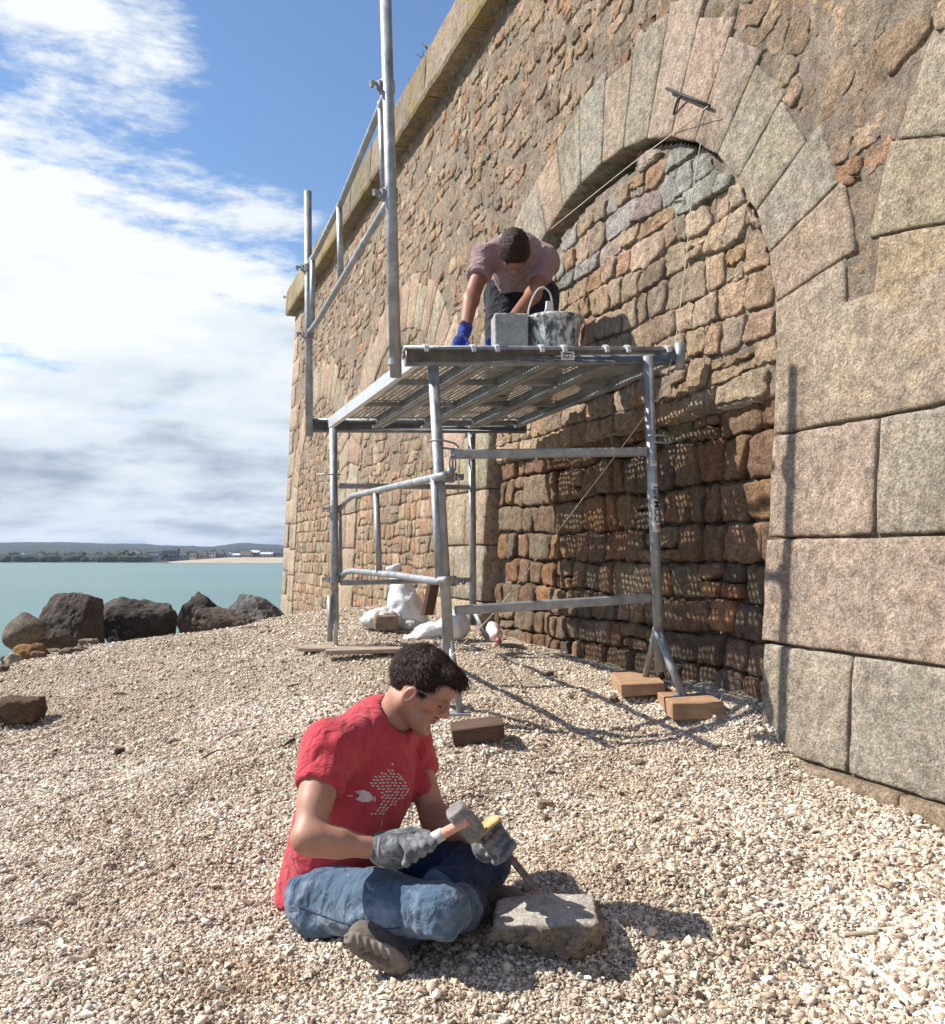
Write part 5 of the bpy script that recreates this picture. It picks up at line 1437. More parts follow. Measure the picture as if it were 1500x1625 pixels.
class Head:
    def __init__(s, c, fwd, up, sc_=1.0):
        s.c = np.array(c, float); f = norm(fwd); l = norm(np.cross(up, f)); u = np.cross(f, l); s.R = np.array([f, l, u]); s.k = sc_
    def w(s, p): return s.c+s.k*(np.array(p, float)@s.R)
    def loc(s, p): return (p-s.c)@s.R.T/s.k
    def build(s, S, neck=None, fine=True):
        k = s.k; E = lambda c, r, kk=.015, op='u', ax=None: S.ell(s.w(c), np.array(r)*k, s.R if ax is None else np.array(ax)@s.R, kk*k, op)
        C = lambda a, b, r1, r2, kk=.012, op='u', flat=None: S.cap(s.w(a), s.w(b), r1*k, r2*k, kk*k, op, flat)
        E((-.012,0,.035), (.094,.075,.082), 0); E((.028,0,-.005), (.062,.060,.086), .02); E((.034,0,-.070), (.050,.044,.040), .02)
        for y in (-1, 1):
            C((-.008,.054*y,-.048), (.070,.016*y,-.098), .017, .015, .03)
            C((-.010,.056*y,-.010), (-.008,.054*y,-.048), .018, .017, .03)
            E((.056,.043*y,-.016), (.022,.018,.018), .02)
            C((.083,.012*y,.024), (.066,.048*y,.022), .010, .008, .014)
        E((.076,0,-.100), (.017,.021,.016), .018)
        E((.070,0,.052), (.030,.045,.035), .03)
        C((.086,0,.018), (.106,0,-.020), .0085, .0115, .010); E((.108,0,-.026), (.0125,.0115,.010), .008)
        for y in (-1, 1):
            E((.097,.012*y,-.030), (.011,.0085,.008), .006)
            E((.098,.034*y,.002), (.018,.018,.013), .012, 's'); 
            E((.070,.032*y,.001), (.014,.0145,.0125), .004)
            C((.083,.022*y,-.002), (.079,.043*y,-.004), .0035, .003, .004)
            if fine:
                ax = np.array([[.97,.0,-.24],[0,1,0],[.24,0,.97]])
                E((-.004,.080*y,-.020), (.018,.0065,.032), .003, 'u', ax); E((-.001,.087*y,-.016), (.0115,.0065,.021), .002, 's', ax); C((.006,.078*y,-.022), (.009,.079*y,-.012), .004, .003, .003)
                E((.002,.0755*y,-.047), (.009,.006,.011), .005)
        C((.091,-.014,-.050), (.091,.014,-.050), .0062, .0062, .007); C((.0885,-.012,-.062), (.0885,.012,-.062), .0072, .0072, .007)
        E((.094,0,-.0565), (.010,.022,.0014), .001, 's'); E((.090,0,-.080), (.012,.022,.008), .012, 's')
        if neck is not None: S.cap(s.w((-.022,0,-.055)), neck, .056*k, .062*k, .03)
    def hair(s, lo, hi, vox, bulk=.016, quiff=True):
        S = SDF(lo, hi, vox); k = s.k
        S.ell(s.w((-.014,0,.037)), np.array([.094+bulk, .075+bulk*.8, .082+bulk*1.1])*k, s.R, 0)
        if quiff: S.ell(s.w((.060,0,.088)), np.array([.050,.058,.024])*k, s.R, .02); S.ell(s.w((.090,0,.074)), np.array([.022,.050,.018])*k, s.R, .015)
        p = s.loc(S.pts((slice(None),)*3)); x, y, z = p[...,0], p[...,1], p[...,2]
        hl = np.interp(x, [-.12,-.055,-.040,-.028,-.015,.0,.012,.026,.034,.045,.058,.07,.085,.11], [-.070,-.068,-.055,-.015,.016,.014,-.022,-.030,.012,.030,.052,.062,.066,.070])
        top = np.clip((np.abs(y)-.045)/.03, 0, 1); hl = hl*top+np.where(x > .0, np.interp(x, [0,.06,.085,.11], [.02,.058,.066,.07]), np.minimum(hl, -.03))*(1-top)
        n = fbm(p.reshape(-1,3)*np.array([28,60,60]), 3, 7).reshape(x.shape)
        d = (hl+.004*n-z)*.8*k
        S.D = np.maximum(S.D, d.astype(np.float32))
        S.D += (.004*k*fbm(p.reshape(-1,3)*np.array([22,48,48])+5, 3, 17, .6).reshape(x.shape)).astype(np.float32)
        v, q = S.mesh(); return v, q
    def strands(s, v, q, n, L_, seed=3):
        r_ = np.random.default_rng(seed); nn = vnorm(v, q); pick_ = r_.integers(0, len(v), n*2)
        V = []; T = []; c = 0
        for i in pick_:
            if c//8 >= n: break
            p = v[i]; no = nn[i]; l = s.loc(p)
            if l[2] < -.075: continue
            flow = np.array([.75 if l[0] > -.03 else -.5, l[1]*5, -.55 if l[2] < .09 else -.1])+r_.normal(0, .22, 3)
            d = flow@s.R; d = d-no*(d@no); d = norm(d); side = np.cross(d, no)
            w = r_.uniform(.0008, .0016)*s.k; le = L_*r_.uniform(.5, 1.2); lift = r_.uniform(.02, .20)
            pts_ = [p-no*.002, p+d*le*.35+no*le*lift*.5, p+d*le*.7+no*le*lift*.7, p+d*le+no*le*lift*.55]
            for j, (pp, ww) in enumerate(zip(pts_, (1, .9, .6, .1))): V.append(pp-side*w*ww); V.append(pp+side*w*ww)
            for j in range(3): T.append((c+2*j, c+2*j+1, c+2*j+3, c+2*j+2))
            c += 8
        return np.array(V), np.array(T)
def join(parts):
    V = []; Q = []; n = 0
    for v, q in parts: V.append(v); Q.append(np.asarray(q)+n); n += len(v)
    return np.vstack(V), np.vstack(Q)
def folds(v, q, amp, freq, seed, axis=None, squash=.35):
    n = vnorm(v, q); p = v.copy()
    if axis is not None:
        a = norm(axis); p = p-np.outer(p@a, a)*(1-squash)
    k = 1-np.abs(fbm(p*freq, 3, seed, .55))*2.6
    return v+n*(k*amp)[:,None]
def hand_chain(S, K, M_, T_, E_, r): S.chain([K, M_, T_, E_], [r*1.08, r*1.05, r, r*.86], .002)

# ---------------- seated man
fv = norm((.86,-.51,0)); lv_ = norm((.51,.86,0))            # his front, his left
SR, SL = P(519,1192,2.22), P(646,1170,2.52)
ER, WR = P(487,1330,2.07), P(606,1347,2.11)
EL, WLh = P(690,1300,2.42), P(760,1326,2.24)
HR_, HL_ = P(515,1426,2.31), P(582,1376,2.55); PC = (HR_+HL_)/2
KR, KL = P(700,1447,2.02), P(766,1370,2.34)
AR, AL = P(752,1436,2.32), P(628,1476,2.15)
NB = P(606,1150,2.375); WA = P(540,1335,2.41); CH = P(571,1250,2.385)
HD = Head(P(668,1092,2.335), (.82,-.22,-.53), (.53,-.06,.84), .85)
man = None; nk = HD.w((-.020,0,-.06))
lo = np.array([-.56,1.86,-.98]); hi = np.array([.14,2.72,-.24])
def torso(S, g):
    S.cap(PC+[-.045,0,-.03], WA, .128+g*1.3, .122+g, .05, 'u', (fv, 1.15)); S.cap(WA, CH, .116+g, .134+g, .05, 'u', (fv, 1.30)); S.cap(CH, CH+(NB-CH)*.45, .134+g, .114+g, .05, 'u', (fv, 1.35))
    S.cap(NB-[.004,0,.026], SR-[0,0,.006]+(NB-SR)*.08, .050+g, .043+g, .05); S.cap(NB-[.004,0,.026], SL-[0,0,.006]+(NB-SL)*.08, .050+g, .043+g, .05); S.cap(CH, NB-[0,0,.02], .09+g, .050+g, .04); S.cap(SR+(NB-SR)*.12+[0,0,.012], NB+(nk-NB)*.0, .030+g, .038+g, .04); S.cap(SL+(NB-SL)*.40, NB+(nk-NB)*.02, .030+g, .038+g, .04)
hlo, hhi = HD.c-.135, HD.c+.135
S = SDF(lo, hi, .006, (hlo, hhi, .0027))
torso(S, -.006)
S.chain([SR, ER, WR], [.045,.0335,.025], .02); S.cap(SR+(ER-SR)*.40, SR+(ER-SR)*.62, .041, .040, .02); S.cap(ER+(WR-ER)*.15, ER+(WR-ER)*.4, .037, .035, .02)
S.chain([SL, EL, WLh], [.045,.035,.026], .02); S.cap(EL+(WLh-EL)*.15, EL+(WLh-EL)*.4, .042, .038, .02)
S.cap(NB-[0,0,.03], HD.w((-.022,0,-.055)), .049, .050, .012)
S.chain([HR_, KR, AR], [.064,.040,.032], .02); S.chain([HL_, KL, AL], [.066,.044,.032], .02)
HCR = P(640,1346,2.10); HCL = P(783,1333,2.17)
S.cap(WR, HCR, .026, .028, .01); S.cap(WLh, HCL, .026, .026, .01)
HD.build(S)
V_, Q_ = S.mesh(); V_ = smooth_mesh(V_, Q_, 1, .4)
def skin_tone(V_, H):
    l = H.loc(V_); c = np.ones((len(V_), 3)); inh = (np.linalg.norm(l, axis=1) < .17)
    g = lambda cx, cy, cz, r: np.exp(-(((l[:,0]-cx)**2+(np.abs(l[:,1])-cy)**2+(l[:,2]-cz)**2)/r**2))*inh
    st = np.clip(g(.05,.03,-.085,.05)+g(.03,.055,-.06,.035), 0, 1)*(.75+.25*np.clip(pnoise(l*400), -1, 1)*2)
    c *= 1-st[:,None]*np.array([.26,.20,.14]); rd = np.clip(g(.07,.045,-.02,.028)+g(.11,0,-.025,.022)+g(0,.085,-.02,.03), 0, 1)
    c *= 1-rd[:,None]*np.array([-.06,.16,.16]); lp = np.clip(g(.095,.006,-.057,.014), 0, 1); c *= 1-lp[:,None]*np.array([.10,.34,.30])
    ey = np.clip(g(.085,.033,.008,.018), 0, 1); c *= 1-ey[:,None]*np.array([.22,.24,.22])
    return c
tone_ = skin_tone(V_, HD)
# the figure stands on its base point, where he sits
man = put('person', V_, quads=Q_, mat=M['skin'], smooth=True, col=tone_, origin=(PC[0], PC[1], -.94), label='young man in a red T-shirt and jeans sitting cross-legged on the gravel, chiselling a stone', cat='person')
# hair
v, q = HD.hair(HD.c-.15, HD.c+.15, .0032, .010); v = smooth_mesh(v, q, 1, .3); sv, sq = HD.strands(v, q, 5200, .022)
V_, Q_ = join([(v, q), (sv, sq)]); put('hair', V_, quads=Q_, mat=M['hair'], parent=man)
# brows, lashes, glasses
for y in (-1, 1):
    MB().tube([HD.w(p) for p in ((.0935,.010*y,.021), (.090,.028*y,.029), (.074,.049*y,.024))], [.003,.0036,.0014], 6).out('eyebrow', M['hair'], man, True)
    MB().tube([HD.w(p) for p in ((.0855,.020*y,-.0035), (.087,.032*y,-.0065), (.079,.046*y,-.003))], [.0010,.0018,.0010], 6).out('eyelash', M['lens'], man, True)
gl = MB().tube([HD.w(p) for p in ((-.012,-.080,.006), (.03,-.0775,.010), (.086,-.066,.008), (.098,-.058,.006))], .0011, 6).out('glasses', M['clamp'], man, True)
for y in (-1, 1):
    rim = [HD.w((.101-.12*(abs(yy)-.03)**1*.2, yy*y, zz)) for yy, zz in [(.012,.004),(.016,.012),(.034,.015),(.052,.012),(.057,.0),(.050,-.014),(.032,-.018),(.016,-.012),(.012,.004)]]
    MB().tube(rim, .0009, 6).out('rim', M['clamp'], gl, True)
MB().tube([HD.w((.104,-.012,.004)), HD.w((.108,0,.006)), HD.w((.104,.012,.004))], .0009, 6).out('bridge', M['clamp'], gl, True)
# T-shirt
S = SDF(lo, hi, .005); torso(S, .012)
def sleeve(A_, B_, t, r0, r1): S.cap(A_+(B_-A_)*-.05, A_+(B_-A_)*t, r0, r1, .035)
sleeve(SR, ER, .52, .050, .054); sleeve(SL, EL, .54, .050, .052)
p = S.pts((slice(None),)*3)
x, z = p[...,0], p[...,2]
hem = (-.900+.46*np.clip(x+.46, -.1, .5)) - z
for A_, B_, t in ((SR, ER, .42), (SL, EL, .46)):     # sleeve ends cut square, only near the arm
    ax_ = norm(B_-A_); cc = A_+(B_-A_)*t; side = (p-cc)@ax_; rad = np.linalg.norm(p-cc-side[...,None]*ax_, axis=-1)
    cut = np.where((rad < .085), side, -.2)
    inside_torso = np.zeros_like(cut)
    S2 = None
    cutd = np.maximum(cut, -.2)
    if A_ is SR: mask = ((p-CH)@lv_ < -.118)
    else: mask = ((p-CH)@lv_ > .125)
    S.D = np.where(mask, np.maximum(S.D, cutd), S.D).astype(np.float32)
S.D = np.maximum(S.D, hem.astype(np.float32))
# neck opening
nk = HD.w((-.020,0,-.06)); S.cap(NB+(nk-NB)*.05+fv*.016, NB+(nk-NB)*1.1+fv*.010, .051, .056, .004, 's')
v, q = S.mesh(); v = smooth_mesh(v, q, 1)
low = np.clip((-.60-v[:,2])/.25, 0, 1)
v1 = folds(v, q, .0095, 5.5, 21, (.45,-.1,.85), .30); v2 = folds(v, q, .0105, 7, 5, (.75,0,-.55), .30); v3 = folds(v, q, .002, 13, 8, (.2,-.2,.9), .4)
v = v1*(1-low[:,None])+v2*low[:,None]+(v3-v)*.8
shirt = put('t_shirt', v, quads=q, mat=M['shirt'], parent=man)
bvh = BVHTree.FromPolygons([tuple(a) for a in v], [tuple(int(i) for i in a) for a in q])
# ribbed collar
ring = []; ax_ = norm(nk-NB+fv*.03); u1 = norm(np.cross(ax_, (0,1,0))); u2 = np.cross(ax_, u1); cc = NB+(nk-NB)*.16+fv*.010
for k in range(25):
    a = 2*math.pi*k/24; ring.append(cc+.056*(math.cos(a)*u1+math.sin(a)*u2)+ax_*(.012*math.cos(a-2.5)))
MB().tube(ring, .0062, 8).out('collar', M['shirt'], shirt, True)
def decal(name, polys, mat, parent, off=.0016):
    m = MB()
    for pl in polys:
        cx = sum(a for a, _ in pl)/len(pl); cyy = sum(b for _, b in pl)/len(pl); vv = []
        for (a, b) in [(cx, cyy)]+pl:
            d = Vector(P(a, b, 1.0)); d.normalize(); h = bvh.ray_cast(Vector((0,0,0)), d)
            if h[0] is None or abs(h[0].y-2.3) > .3: vv = None; break
            vv.append(np.array(h[0])-np.array(d)*off)
        if vv is None: continue
        n = len(pl); m.add(vv, [(0, i+1, (i+1) % n+1) for i in range(n)])
    if m.n: return m.out(name, mat, parent, False)
OUT = [(583,1246),(590,1234),(600,1227),(612,1222),(620,1221),(622,1209),(627,1214),(626,1221),(636,1229),(646,1240),(650,1252),(644,1264),(632,1273),(621,1283),(608,1292),(590,1292),(597,1283),(604,1272),(606,1258),(600,1250)]
def inpoly(x, y, pl):
    c = False; j = len(pl)-1
    for i in range(len(pl)):
        if (pl[i][1] > y) != (pl[j][1] > y) and x < (pl[j][0]-pl[i][0])*(y-pl[i][1])/(pl[j][1]-pl[i][1])+pl[i][0]: c = not c
        j = i
    return c
dashes = []
for iy, yy in enumerate(np.arange(1208, 1294, 4.9)):
    for xx in np.arange(580+(iy % 2)*3.3, 655, 6.6):
        x_, y_ = xx+rng.normal(0,.7), yy+rng.normal(0,.5)
        if not inpoly(x_, y_, OUT): continue
        a = math.atan2((y_-1251)*.9, 68-(x_-590)*.35) * (-1) if x_ > 600 else -.5*(1 if y_ < 1251 else -1)
        a = math.atan2(1251-y_, max(8, 662-x_))
        ca, sa = math.cos(a), math.sin(a); hl_, hw = 2.7, 1.25
        dashes.append([(x_+ca*u-sa*w, y_+sa*u+ca*w) for u, w in ((-hl_,0),(-hl_*.4,-hw),(hl_*.5,-hw*.9),(hl_,0),(hl_*.5,hw*.9),(-hl_*.4,hw))])
decal('printed_large_fish', dashes, M['whiteprint'], shirt)
decal('printed_small_fish', [[(563.8,1256.3),(570.8,1254),(579,1254),(587.6,1258.5),(592.2,1264.7),(592,1269.5),(585,1272.8),(575.5,1273),(564,1268.5),(570,1265),(570.6,1261)],[(593.5,1264),(596,1264.5),(596,1272),(593.5,1272)],[(551,1262.3),(555,1261.8),(560,1262.5),(560,1263.8),(555,1264.3),(551,1263.6)]], M['whiteprint'], shirt)
decal('printed_eye', [[(569.2,1256),(570.8,1255.6),(571.4,1257),(570,1257.8)]], M['black'], shirt, .0026)
decal('printed_stroke', [[(605.5,1303),(607,1303),(606,1311),(604.8,1311)]], M['whiteprint'], shirt)
decal('sleeve_tag', [[(493,1239),(500,1238),(499.5,1247),(492.5,1247.5)]], M['paper'], shirt); decal('sleeve_tag_mark', [[(495,1240),(497,1240),(496.5,1246.5),(494.5,1246.5)]], M['black'], shirt, .0026)
# jeans: each leg's cloth grows from one field
S = SDF(lo, hi, .0055)
S.cap(HR_, HL_, .080, .080, .05); S.cap(PC+[-.02,0,-.01], PC+[-.01,0,.01], .108, .100, .05, 'u', (fv, 1.15))
S.chain([HR_, HR_+(KR-HR_)*.5, KR], [.076,.067,.047], .05); S.chain([KR, KR+(AR-KR)*.5, AR], [.047,.042,.040], .03)
S.chain([HL_, HL_+(KL-HL_)*.5, KL], [.080,.070,.055], .03); S.chain([KL, KL+(AL-KL)*.5, AL], [.060,.050,.040], .02)
p = S.pts((slice(None),)*3)
S.D = np.maximum(S.D, (-.965-p[...,2]).astype(np.float32)).astype(np.float32)
S.D = np.maximum(S.D, (p[...,2]-np.where(p[...,0] < -.22, -.838+.50*(p[...,0]+.47), -.60)).astype(np.float32))
v, q = S.mesh(); v = smooth_mesh(v, q, 1)
v = folds(v, q, .0085, 8.5, 31, (.9,-.3,.1), .55); v = folds(v, q, .004, 20, 33, (.3,.2,.9), .5)
# one denim, light put into its colour: sunlit dusty near leg, shaded far leg
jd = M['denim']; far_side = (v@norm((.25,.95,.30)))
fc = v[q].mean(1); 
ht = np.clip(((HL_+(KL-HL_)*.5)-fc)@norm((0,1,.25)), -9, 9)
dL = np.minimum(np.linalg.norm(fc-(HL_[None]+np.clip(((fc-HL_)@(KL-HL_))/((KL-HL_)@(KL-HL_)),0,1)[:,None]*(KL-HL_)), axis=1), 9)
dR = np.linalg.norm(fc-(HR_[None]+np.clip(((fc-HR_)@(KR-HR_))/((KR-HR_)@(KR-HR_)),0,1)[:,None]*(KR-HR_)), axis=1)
jeans = put('jeans', v, quads=q, mat=[M['denim'], M['denim_shade']], parent=man)
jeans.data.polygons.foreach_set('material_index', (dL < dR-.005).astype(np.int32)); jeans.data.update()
# side seam, on the near leg
bvh2 = BVHTree.FromPolygons([tuple(a) for a in v], [tuple(int(i) for i in a) for a in q])
seam = []
for t in np.linspace(0, 1, 26):
    a = 472+t*165; b = 1437+24*math.sin(t*2.2)+t*16
    d = Vector(P(a, b, 1.0)).normalized(); h = bvh2.ray_cast(Vector((0,0,0)), d)
    if h[0] is not None: seam.append(np.array(h[0])+np.array(h[1])*.0006)
if len(seam) > 4: MB().tube(seam, .0018, 6).out('seam', M['denim_shade'], jeans, True)
# shoes
def shoe_near():
    l = norm((.90,-.20,-.34)); s_ = norm(np.array((-.30,-.86,-.36))-l*(np.dot((-.30,-.86,-.36), l))); w = np.cross(l, s_)
    c = P(601,1504,2.055); S = SDF(c-.16, c+.16, .0042)
    S.ell(c+l*.028, (.050,.030,.037), [l, s_, w], .02); S.ell(c-l*.036-s_*.004, (.042,.030,.031), [l, s_, w], .03); S.ell(c-l*.016-s_*.026, (.052,.034,.034), [l, s_, w], .03)
    v, q = S.mesh(); v = smooth_mesh(v, q, 2); sh = put('shoe', v, quads=q, mat=M['shoe'], parent=man)
    S = SDF(c-.16, c+.16, .0034)
    S.ell(c+l*.028+s_*.015, (.055,.016,.040), [l, s_, w], 0); S.ell(c-l*.038+s_*.014, (.043,.016,.032), [l, s_, w], .02)
    p = S.pts((slice(None),)*3)-c; a, b_, d_ = p@l, p@w, p@s_
    wav = np.sin(a*300+3*np.sin(b_*110))*.0022
    S.D = np.where(d_ > .016, S.D+wav, S.D).astype(np.float32); S.D = np.maximum(S.D, (d_-.0285).astype(np.float32)+np.clip(wav,0,1)*1.3)
    v, q = S.mesh(); put('sole', v, quads=q, mat=plain_mat('worn_sole_rubber', (.20,.165,.14), .9, 0, .003, 70, .35, 25), parent=sh, smooth=True)
shoe_near()
c = P(786,1430,2.33); S = SDF(c-.17, c+.17, .005); l = norm((.93,-.2,-.16))
S.chain([c-l*.06, c+l*.035, c+l*.09], [.042,.040,.030], .02); S.ell(c-l*.06+[0,0,.02], (.045,.04,.045), k=.03); v, q = S.mesh(); v = smooth_mesh(v, q, 2)
put('shoe', v, quads=q, mat=M['shoe'], parent=man)
# gloves
def glove_right():
    S = SDF(HCR-.11, HCR+.11, .0024); h = norm(P(738,1303,2.035)-P(652,1351,2.075)); cm = np.array([0,-1,0]); d = norm(np.cross(h, cm)); d = d if d[2] < 0 else -d
    S.cap(WR+(HCR-WR)*.05, WR+(HCR-WR)*.7, .036, .037, .02, 'u', ((0,0,1), .92)); S.ell(HCR+[-.006,-.004,.0], (.040,.026,.036), k=.02)
    S.ell(HCR+[-.020,-.004,-.020], (.030,.024,.020), k=.015)
    K0 = P(650,1333,2.062)
    for i in range(4):
        b = P(640+i*12.5, 1333-i*2.5, 2.066); m_ = P(650+i*12.5, 1352-i*4.5, 2.040); t = P(645+i*12.5, 1370-i*8.0, 2.056); e = P(637+i*12.0, 1367-i*8.5, 2.095)
        hand_chain(S, b, m_, t, e, .0098-.0005*abs(i-1.5))
    S.chain([P(628,1330,2.11), P(652,1322,2.125), P(676,1326,2.115), P(688,1334,2.10)], [.017,.0145,.012,.0105], .006)
    S.ell(P(662,1346,2.09), (.024,.018,.020), k=.01)
    v, q = S.mesh(); v = smooth_mesh(v, q, 1, .4); v = folds(v, q, .0008, 42, 5)
    g = put('glove', v, quads=q, mat=M['glove'], parent=man)
    a = norm(HCR-WR); u1 = norm(np.cross(a, (0,1,0))); u2 = np.cross(a, u1); c0 = WR+a*.004
    MB().tube([c0+.036*(math.cos(t)*u1*.98+math.sin(t)*u2) for t in np.linspace(0, 2*math.pi, 22)], .0042, 8).out('cuff_trim', plain_mat('lilac_trim', (.30,.24,.27), .9), g, True)
glove_right()
ca = norm(P(857,1418,2.06)-P(766,1306,2.15)); C0 = P(786,1331,2.13)
def glove_left():
    S = SDF(C0-.12, C0+.12, .0024); c = np.array([0,-1,0]); e = norm(np.cross(ca, c)); e = e if e[0] > 0 else -e
    S.ell(C0-e*.030+[0,.018,0], (.030,.028,.040), k=.02); S.cap(WLh+(C0-WLh)*.1, C0-e*.026+[0,.02,0], .032, .030, .02)
    for i in range(4):
        ci = C0+ca*(-.029+.0215*i); r = .0104-.0006*abs(i-1.4)
        hand_chain(S, ci-e*.030+c*.010, ci-e*.006+c*.030, ci+e*.024+c*.018, ci+e*.022-c*.016, r)
    S.chain([C0-e*.02-c*.03-ca*.03, C0+e*.01-c*.024-ca*.034, C0+e*.028-c*.004-ca*.026], [.016,.013,.011], .006)
    v, q = S.mesh(); v = smooth_mesh(v, q, 1, .4); v = folds(v, q, .0007, 42, 15)
    put('glove', v, quads=q, mat=M['glove'], parent=man)
glove_left()
# ---------------- hammer and chisel
hm = thing('hammer', P(738,1303,2.035), 'stone mason\'s club hammer with grey head and white-taped handle in the seated man\'s hand', 'hammer')
ha, hb = P(654,1350,2.075), P(742,1302,2.035)
M['pinkwood'] = wood_mat('pinkish_wood', (.50,.24,.17), (.66,.38,.28)); M['tape'] = plain_mat('dirty_white_tape', (.60,.58,.54), .8, 0, .002, 60, .2, 40)
M['hammersteel'] = stone_mat('dusty_hammer_steel', speck=.25, stain=.3, bump=.25)
hnd = MB().tube([ha, ha+(hb-ha)*.4, ha+(hb-ha)*.75, hb], [.0145,.0125,.0115,.012], 14).out('handle', M['pinkwood'], hm, True)
MB().tube([ha+(hb-ha)*t for t in (.34, .37, .46, .55, .58)], [.013,.0148,.0152,.0146,.0125], 14).out('tape', M['tape'], hnd, True)
x0, x1_ = P(721,1283,2.05), P(758,1326,2.07); ax_ = norm(x1_-x0)
m = MB(); prof = [(0,0),(0,.018),(.003,.022),(.02,.0245),(.5,.0255),(.94,.0245),(.985,.022),(1,.018),(1,0)]
L_ = np.linalg.norm(x1_-x0); u1 = norm(np.cross(ax_, (0,1,0))); u2 = np.cross(ax_, u1); vv = []; n = 24
for t, r in prof:
    for k in range(n):
        a = 2*math.pi*k/n; sq_ = 1/(abs(math.cos(a))**6+abs(math.sin(a))**6)**(1/6.)
        vv.append(x0+ax_*L_*t+r*sq_*.96*(math.cos(a)*u1+math.sin(a)*u2))
vv = np.array(vv); ff = [(i*n+k, i*n+(k+1)%n, (i+1)*n+(k+1)%n, (i+1)*n+k) for i in range(len(prof)-1) for k in range(n)]
put('head', vv, polys=ff, mat=M['hammersteel'], parent=hm, smooth=True, col=(.30,.285,.28))
ch = thing('chisel', P(857,1418,2.06), 'stone chisel with a tan hand guard held against the pale-topped stone', 'chisel')
c0, c1_ = P(760,1299,2.155), P(857,1419,2.06)
M['chiselsteel'] = plain_mat('rusty_chisel_steel', (.17,.13,.11), .6, .4, .002, 80, .4, 60)
sh_ = MB().tube([c0, c0+(c1_-c0)*.8, c0+(c1_-c0)*.95, c1_], [.0088,.0086,.0078,.0035], 8).out('shaft', M['chiselsteel'], ch, False)
e = norm(np.cross(ca, (0,-1,0))); e = e if e[0] > 0 else -e; gc = P(772,1314,2.105); cmm = np.array([0,-1,0])
pv = []; n = 22
for layer, rr in ((-.0045,.9), (-.0045,1), (.0045,1), (.0045,.9)):
    for k in range(n):
        a = 2*math.pi*k/n; w_ = .005*math.cos(2*a)
        pv.append(gc+ca*(layer+w_)+rr*(.040*math.cos(a)*e+.034*math.sin(a)*cmm))
pf = [(i*n+k, i*n+(k+1)%n, (i+1)*n+(k+1)%n, (i+1)*n+k) for i in range(3) for k in range(n)]+[tuple(range(n))[::-1], tuple(range(3*n, 4*n))]
put('hand_guard', pv, polys=pf, mat=plain_mat('tan_rubber', (.58,.38,.17), .7, 0, .003, 60, .25, 40), parent=ch, smooth=True)

# ---------------- man on the scaffold
S1, S2_ = P(772,408,5.00), P(866,414,5.04)
HP1, HP2 = P(800,470,5.38), P(856,470,5.38)
E1, W1, G1 = P(747,476,4.84), P(739,521,4.66), P(730,545,4.60)
E2, W2, G2 = P(846,468,4.90), P(812,508,4.68), P(783,548,4.60)
K1, K2 = P(792,600,5.10), P(868,600,5.10)
H2 = Head(P(817,399,4.83), (.06,.16,-.98), (-.02,-.98,-.16), .95)
lo2 = np.array([-.12,4.4,.82]); hi2 = np.array([.60,5.85,1.95])
NB2 = P(820,404,4.98)
kz = deckz(K1[0], K1[1])+.07
K1[2] = kz; K2[2] = kz+.02
def torso2(S, g):
    S.cap((HP1+HP2)/2, P(822,425,5.22), .125+g, .118+g, .05, 'u', ((0,.6,1), 1.1)); S.cap(P(822,425,5.22), P(820,406,5.08), .118+g, .122+g, .05, 'u', ((0,.6,1), 1.2))
    S.cap(NB2, S1, .058+g, .052+g, .05); S.cap(NB2, S2_, .058+g, .052+g, .05); S.cap(P(820,400,5.12), S1, .07+g, .05+g, .05); S.cap(P(820,400,5.12), S2_, .07+g, .05+g, .05)
S = SDF(lo2, hi2, .009, (H2.c-.13, H2.c+.13, .005)); torso2(S, -.008)
S.chain([S1, E1, W1, G1], [.050,.042,.029,.030], .03); S.chain([S2_, E2, W2, G2], [.050,.042,.029,.030], .03)
S.cap(NB2+[0,.05,0], H2.w((-.02,0,-.06)), .06, .055, .03)
A1 = K1+[0,.40,-.03]; A2 = K2+[0,.40,-.03]
S.chain([HP1, K1, A1], [.082,.055,.04], .02); S.chain([HP2, K2, A2], [.082,.055,.04], .02)
H2.build(S); V_, Q_ = S.mesh(); V_ = smooth_mesh(V_, Q_, 1)
w2 = put('person', V_, quads=Q_, mat=M['skin'], smooth=True, col=(.66,.58,.55), origin=((K1[0]+K2[0])/2, K1[1], kz-.07), label='man in a dusty pink T-shirt and blue gloves bent over on the scaffold deck', cat='person')
v, q = H2.hair(H2.c-.16, H2.c+.16, .005, .014, False); sv, sq = H2.strands(v, q, 1800, .022, 9); V_, Q_ = join([(v, q), (sv, sq)]); put('hair', V_, quads=Q_, mat=M['hair'], parent=w2)
S = SDF(lo2, hi2, .0075); torso2(S, .014); S.cap(S1, S1+(E1-S1)*.55, .054, .062, .03); S.cap(S2_, S2_+(E2-S2_)*.62, .054, .058, .03)
p = S.pts((slice(None),)*3)
for A_, B_, t, sg in ((S1, E1, .50, -1), (S2_, E2, .60, 1)):
    ax_ = norm(B_-A_); cc = A_+(B_-A_)*t; side = (p-cc)@ax_; rad = np.linalg.norm(p-cc-side[...,None]*ax_, axis=-1)
    mask = (rad < .10) & (((p[...,0]-cc[0])*sg > -.07))
    S.D = np.where(mask & (p[...,1] < 5.1), np.maximum(S.D, side), S.D).astype(np.float32)
S.D = np.maximum(S.D, (P(0,452,5.02)[2]+(p[...,1]-5.0)*.1 - p[...,2]).astype(np.float32))
S.cap(NB2+[0,-.06,0], H2.w((-.01,0,-.05)), .055, .065, .01, 's')
v, q = S.mesh(); v = smooth_mesh(v, q, 1); v = folds(v, q, .012, 6.5, 3, (.3,-.6,.7), .4)
put('t_shirt', v, quads=q, mat=M['mauve'], parent=w2)
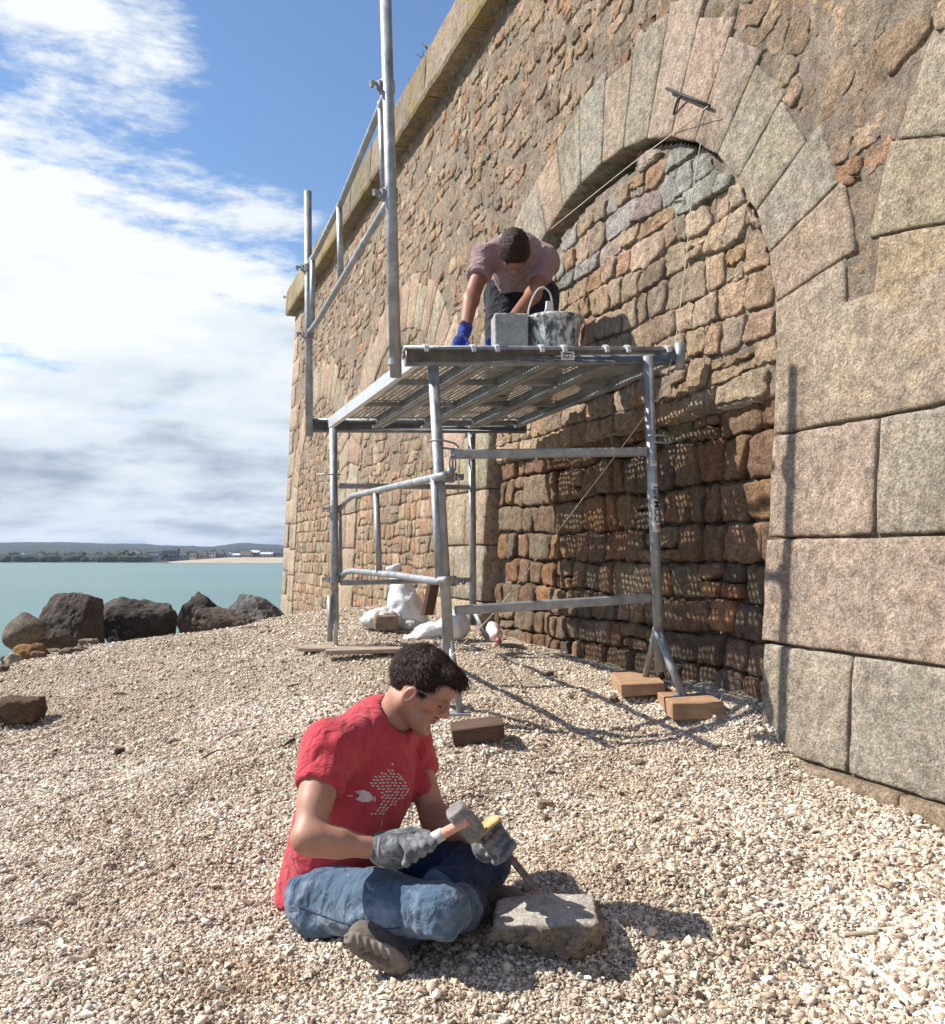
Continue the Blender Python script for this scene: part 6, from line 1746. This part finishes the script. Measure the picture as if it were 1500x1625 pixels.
S = SDF(lo2, hi2, .009); S.cap(HP1, HP2, .110, .110, .04); S.cap((HP1+HP2)/2, (HP1+HP2)/2+[0,-.06,.05], .12, .11, .04); S.chain([HP1, K1, A1], [.104,.078,.055], .03); S.chain([HP2, K2, A2], [.104,.078,.055], .03)
v, q = S.mesh(); v = folds(smooth_mesh(v, q, 1), q, .010, 7, 13, (0,-.3,.9), .5)
put('trousers', v, quads=q, mat=M['darkcloth'], parent=w2)
for (W_, G_, sx) in ((W1, G1, -1), (W2, G2, -1)):
    S = SDF(G_-.17, G_+.13, .005); a = norm(G_-W_); S.cap(W_+a*.0, W_+a*.06, .036, .032, .02); S.ell(G_, (.040,.034,.046), k=.02)
    for i in range(4):
        b = G_+a*.03+np.array([-.030+.020*i, 0, 0]); t_ = b+np.array([-.022,-.02,-.055+.006*abs(i-1.5)]); S.chain([b, (b+t_)/2+[0,-.008,0], t_], [.0125,.012,.010], .008)
    S.chain([G_+[.03,-.01,.01], G_+[.045,-.03,-.02], G_+[.035,-.045,-.045]], [.015,.013,.011], .01)
    v, q = S.mesh(); v = smooth_mesh(v, q, 1); put('glove', v, quads=q, mat=M['blueglove'], parent=w2)
for A_ in (A1, A2):
    S = SDF(A_-.16, A_+.16, .008); S.chain([A_+[0,.02,.0], A_+[0,.05,-.05]], [.05,.035], .02); S.cap(A_+[0,.03,.02], A_+[0,.10,-.03], .045, .03, .02); v, q = S.mesh(); put('shoe', v, quads=q, mat=M['shoe'], parent=w2)
# ------------------------------------------------------------------ sea air
hm_ = bpy.data.materials.new('sea_air'); hm_.use_nodes = True; nt = hm_.node_tree; nt.nodes.clear()
out = nt.nodes.new('ShaderNodeOutputMaterial'); pv_ = nt.nodes.new('ShaderNodeVolumePrincipled'); nt.links.new(pv_.outputs[0], out.inputs['Volume'])
pv_.inputs['Color'].default_value = (.62, .76, 1.0, 1); pv_.inputs['Density'].default_value = .00014; pv_.inputs['Anisotropy'].default_value = .0
MB().box((0, 1200, 18), 7000, 4200, 28).out('haze', hm_, None, False, kind='stuff')
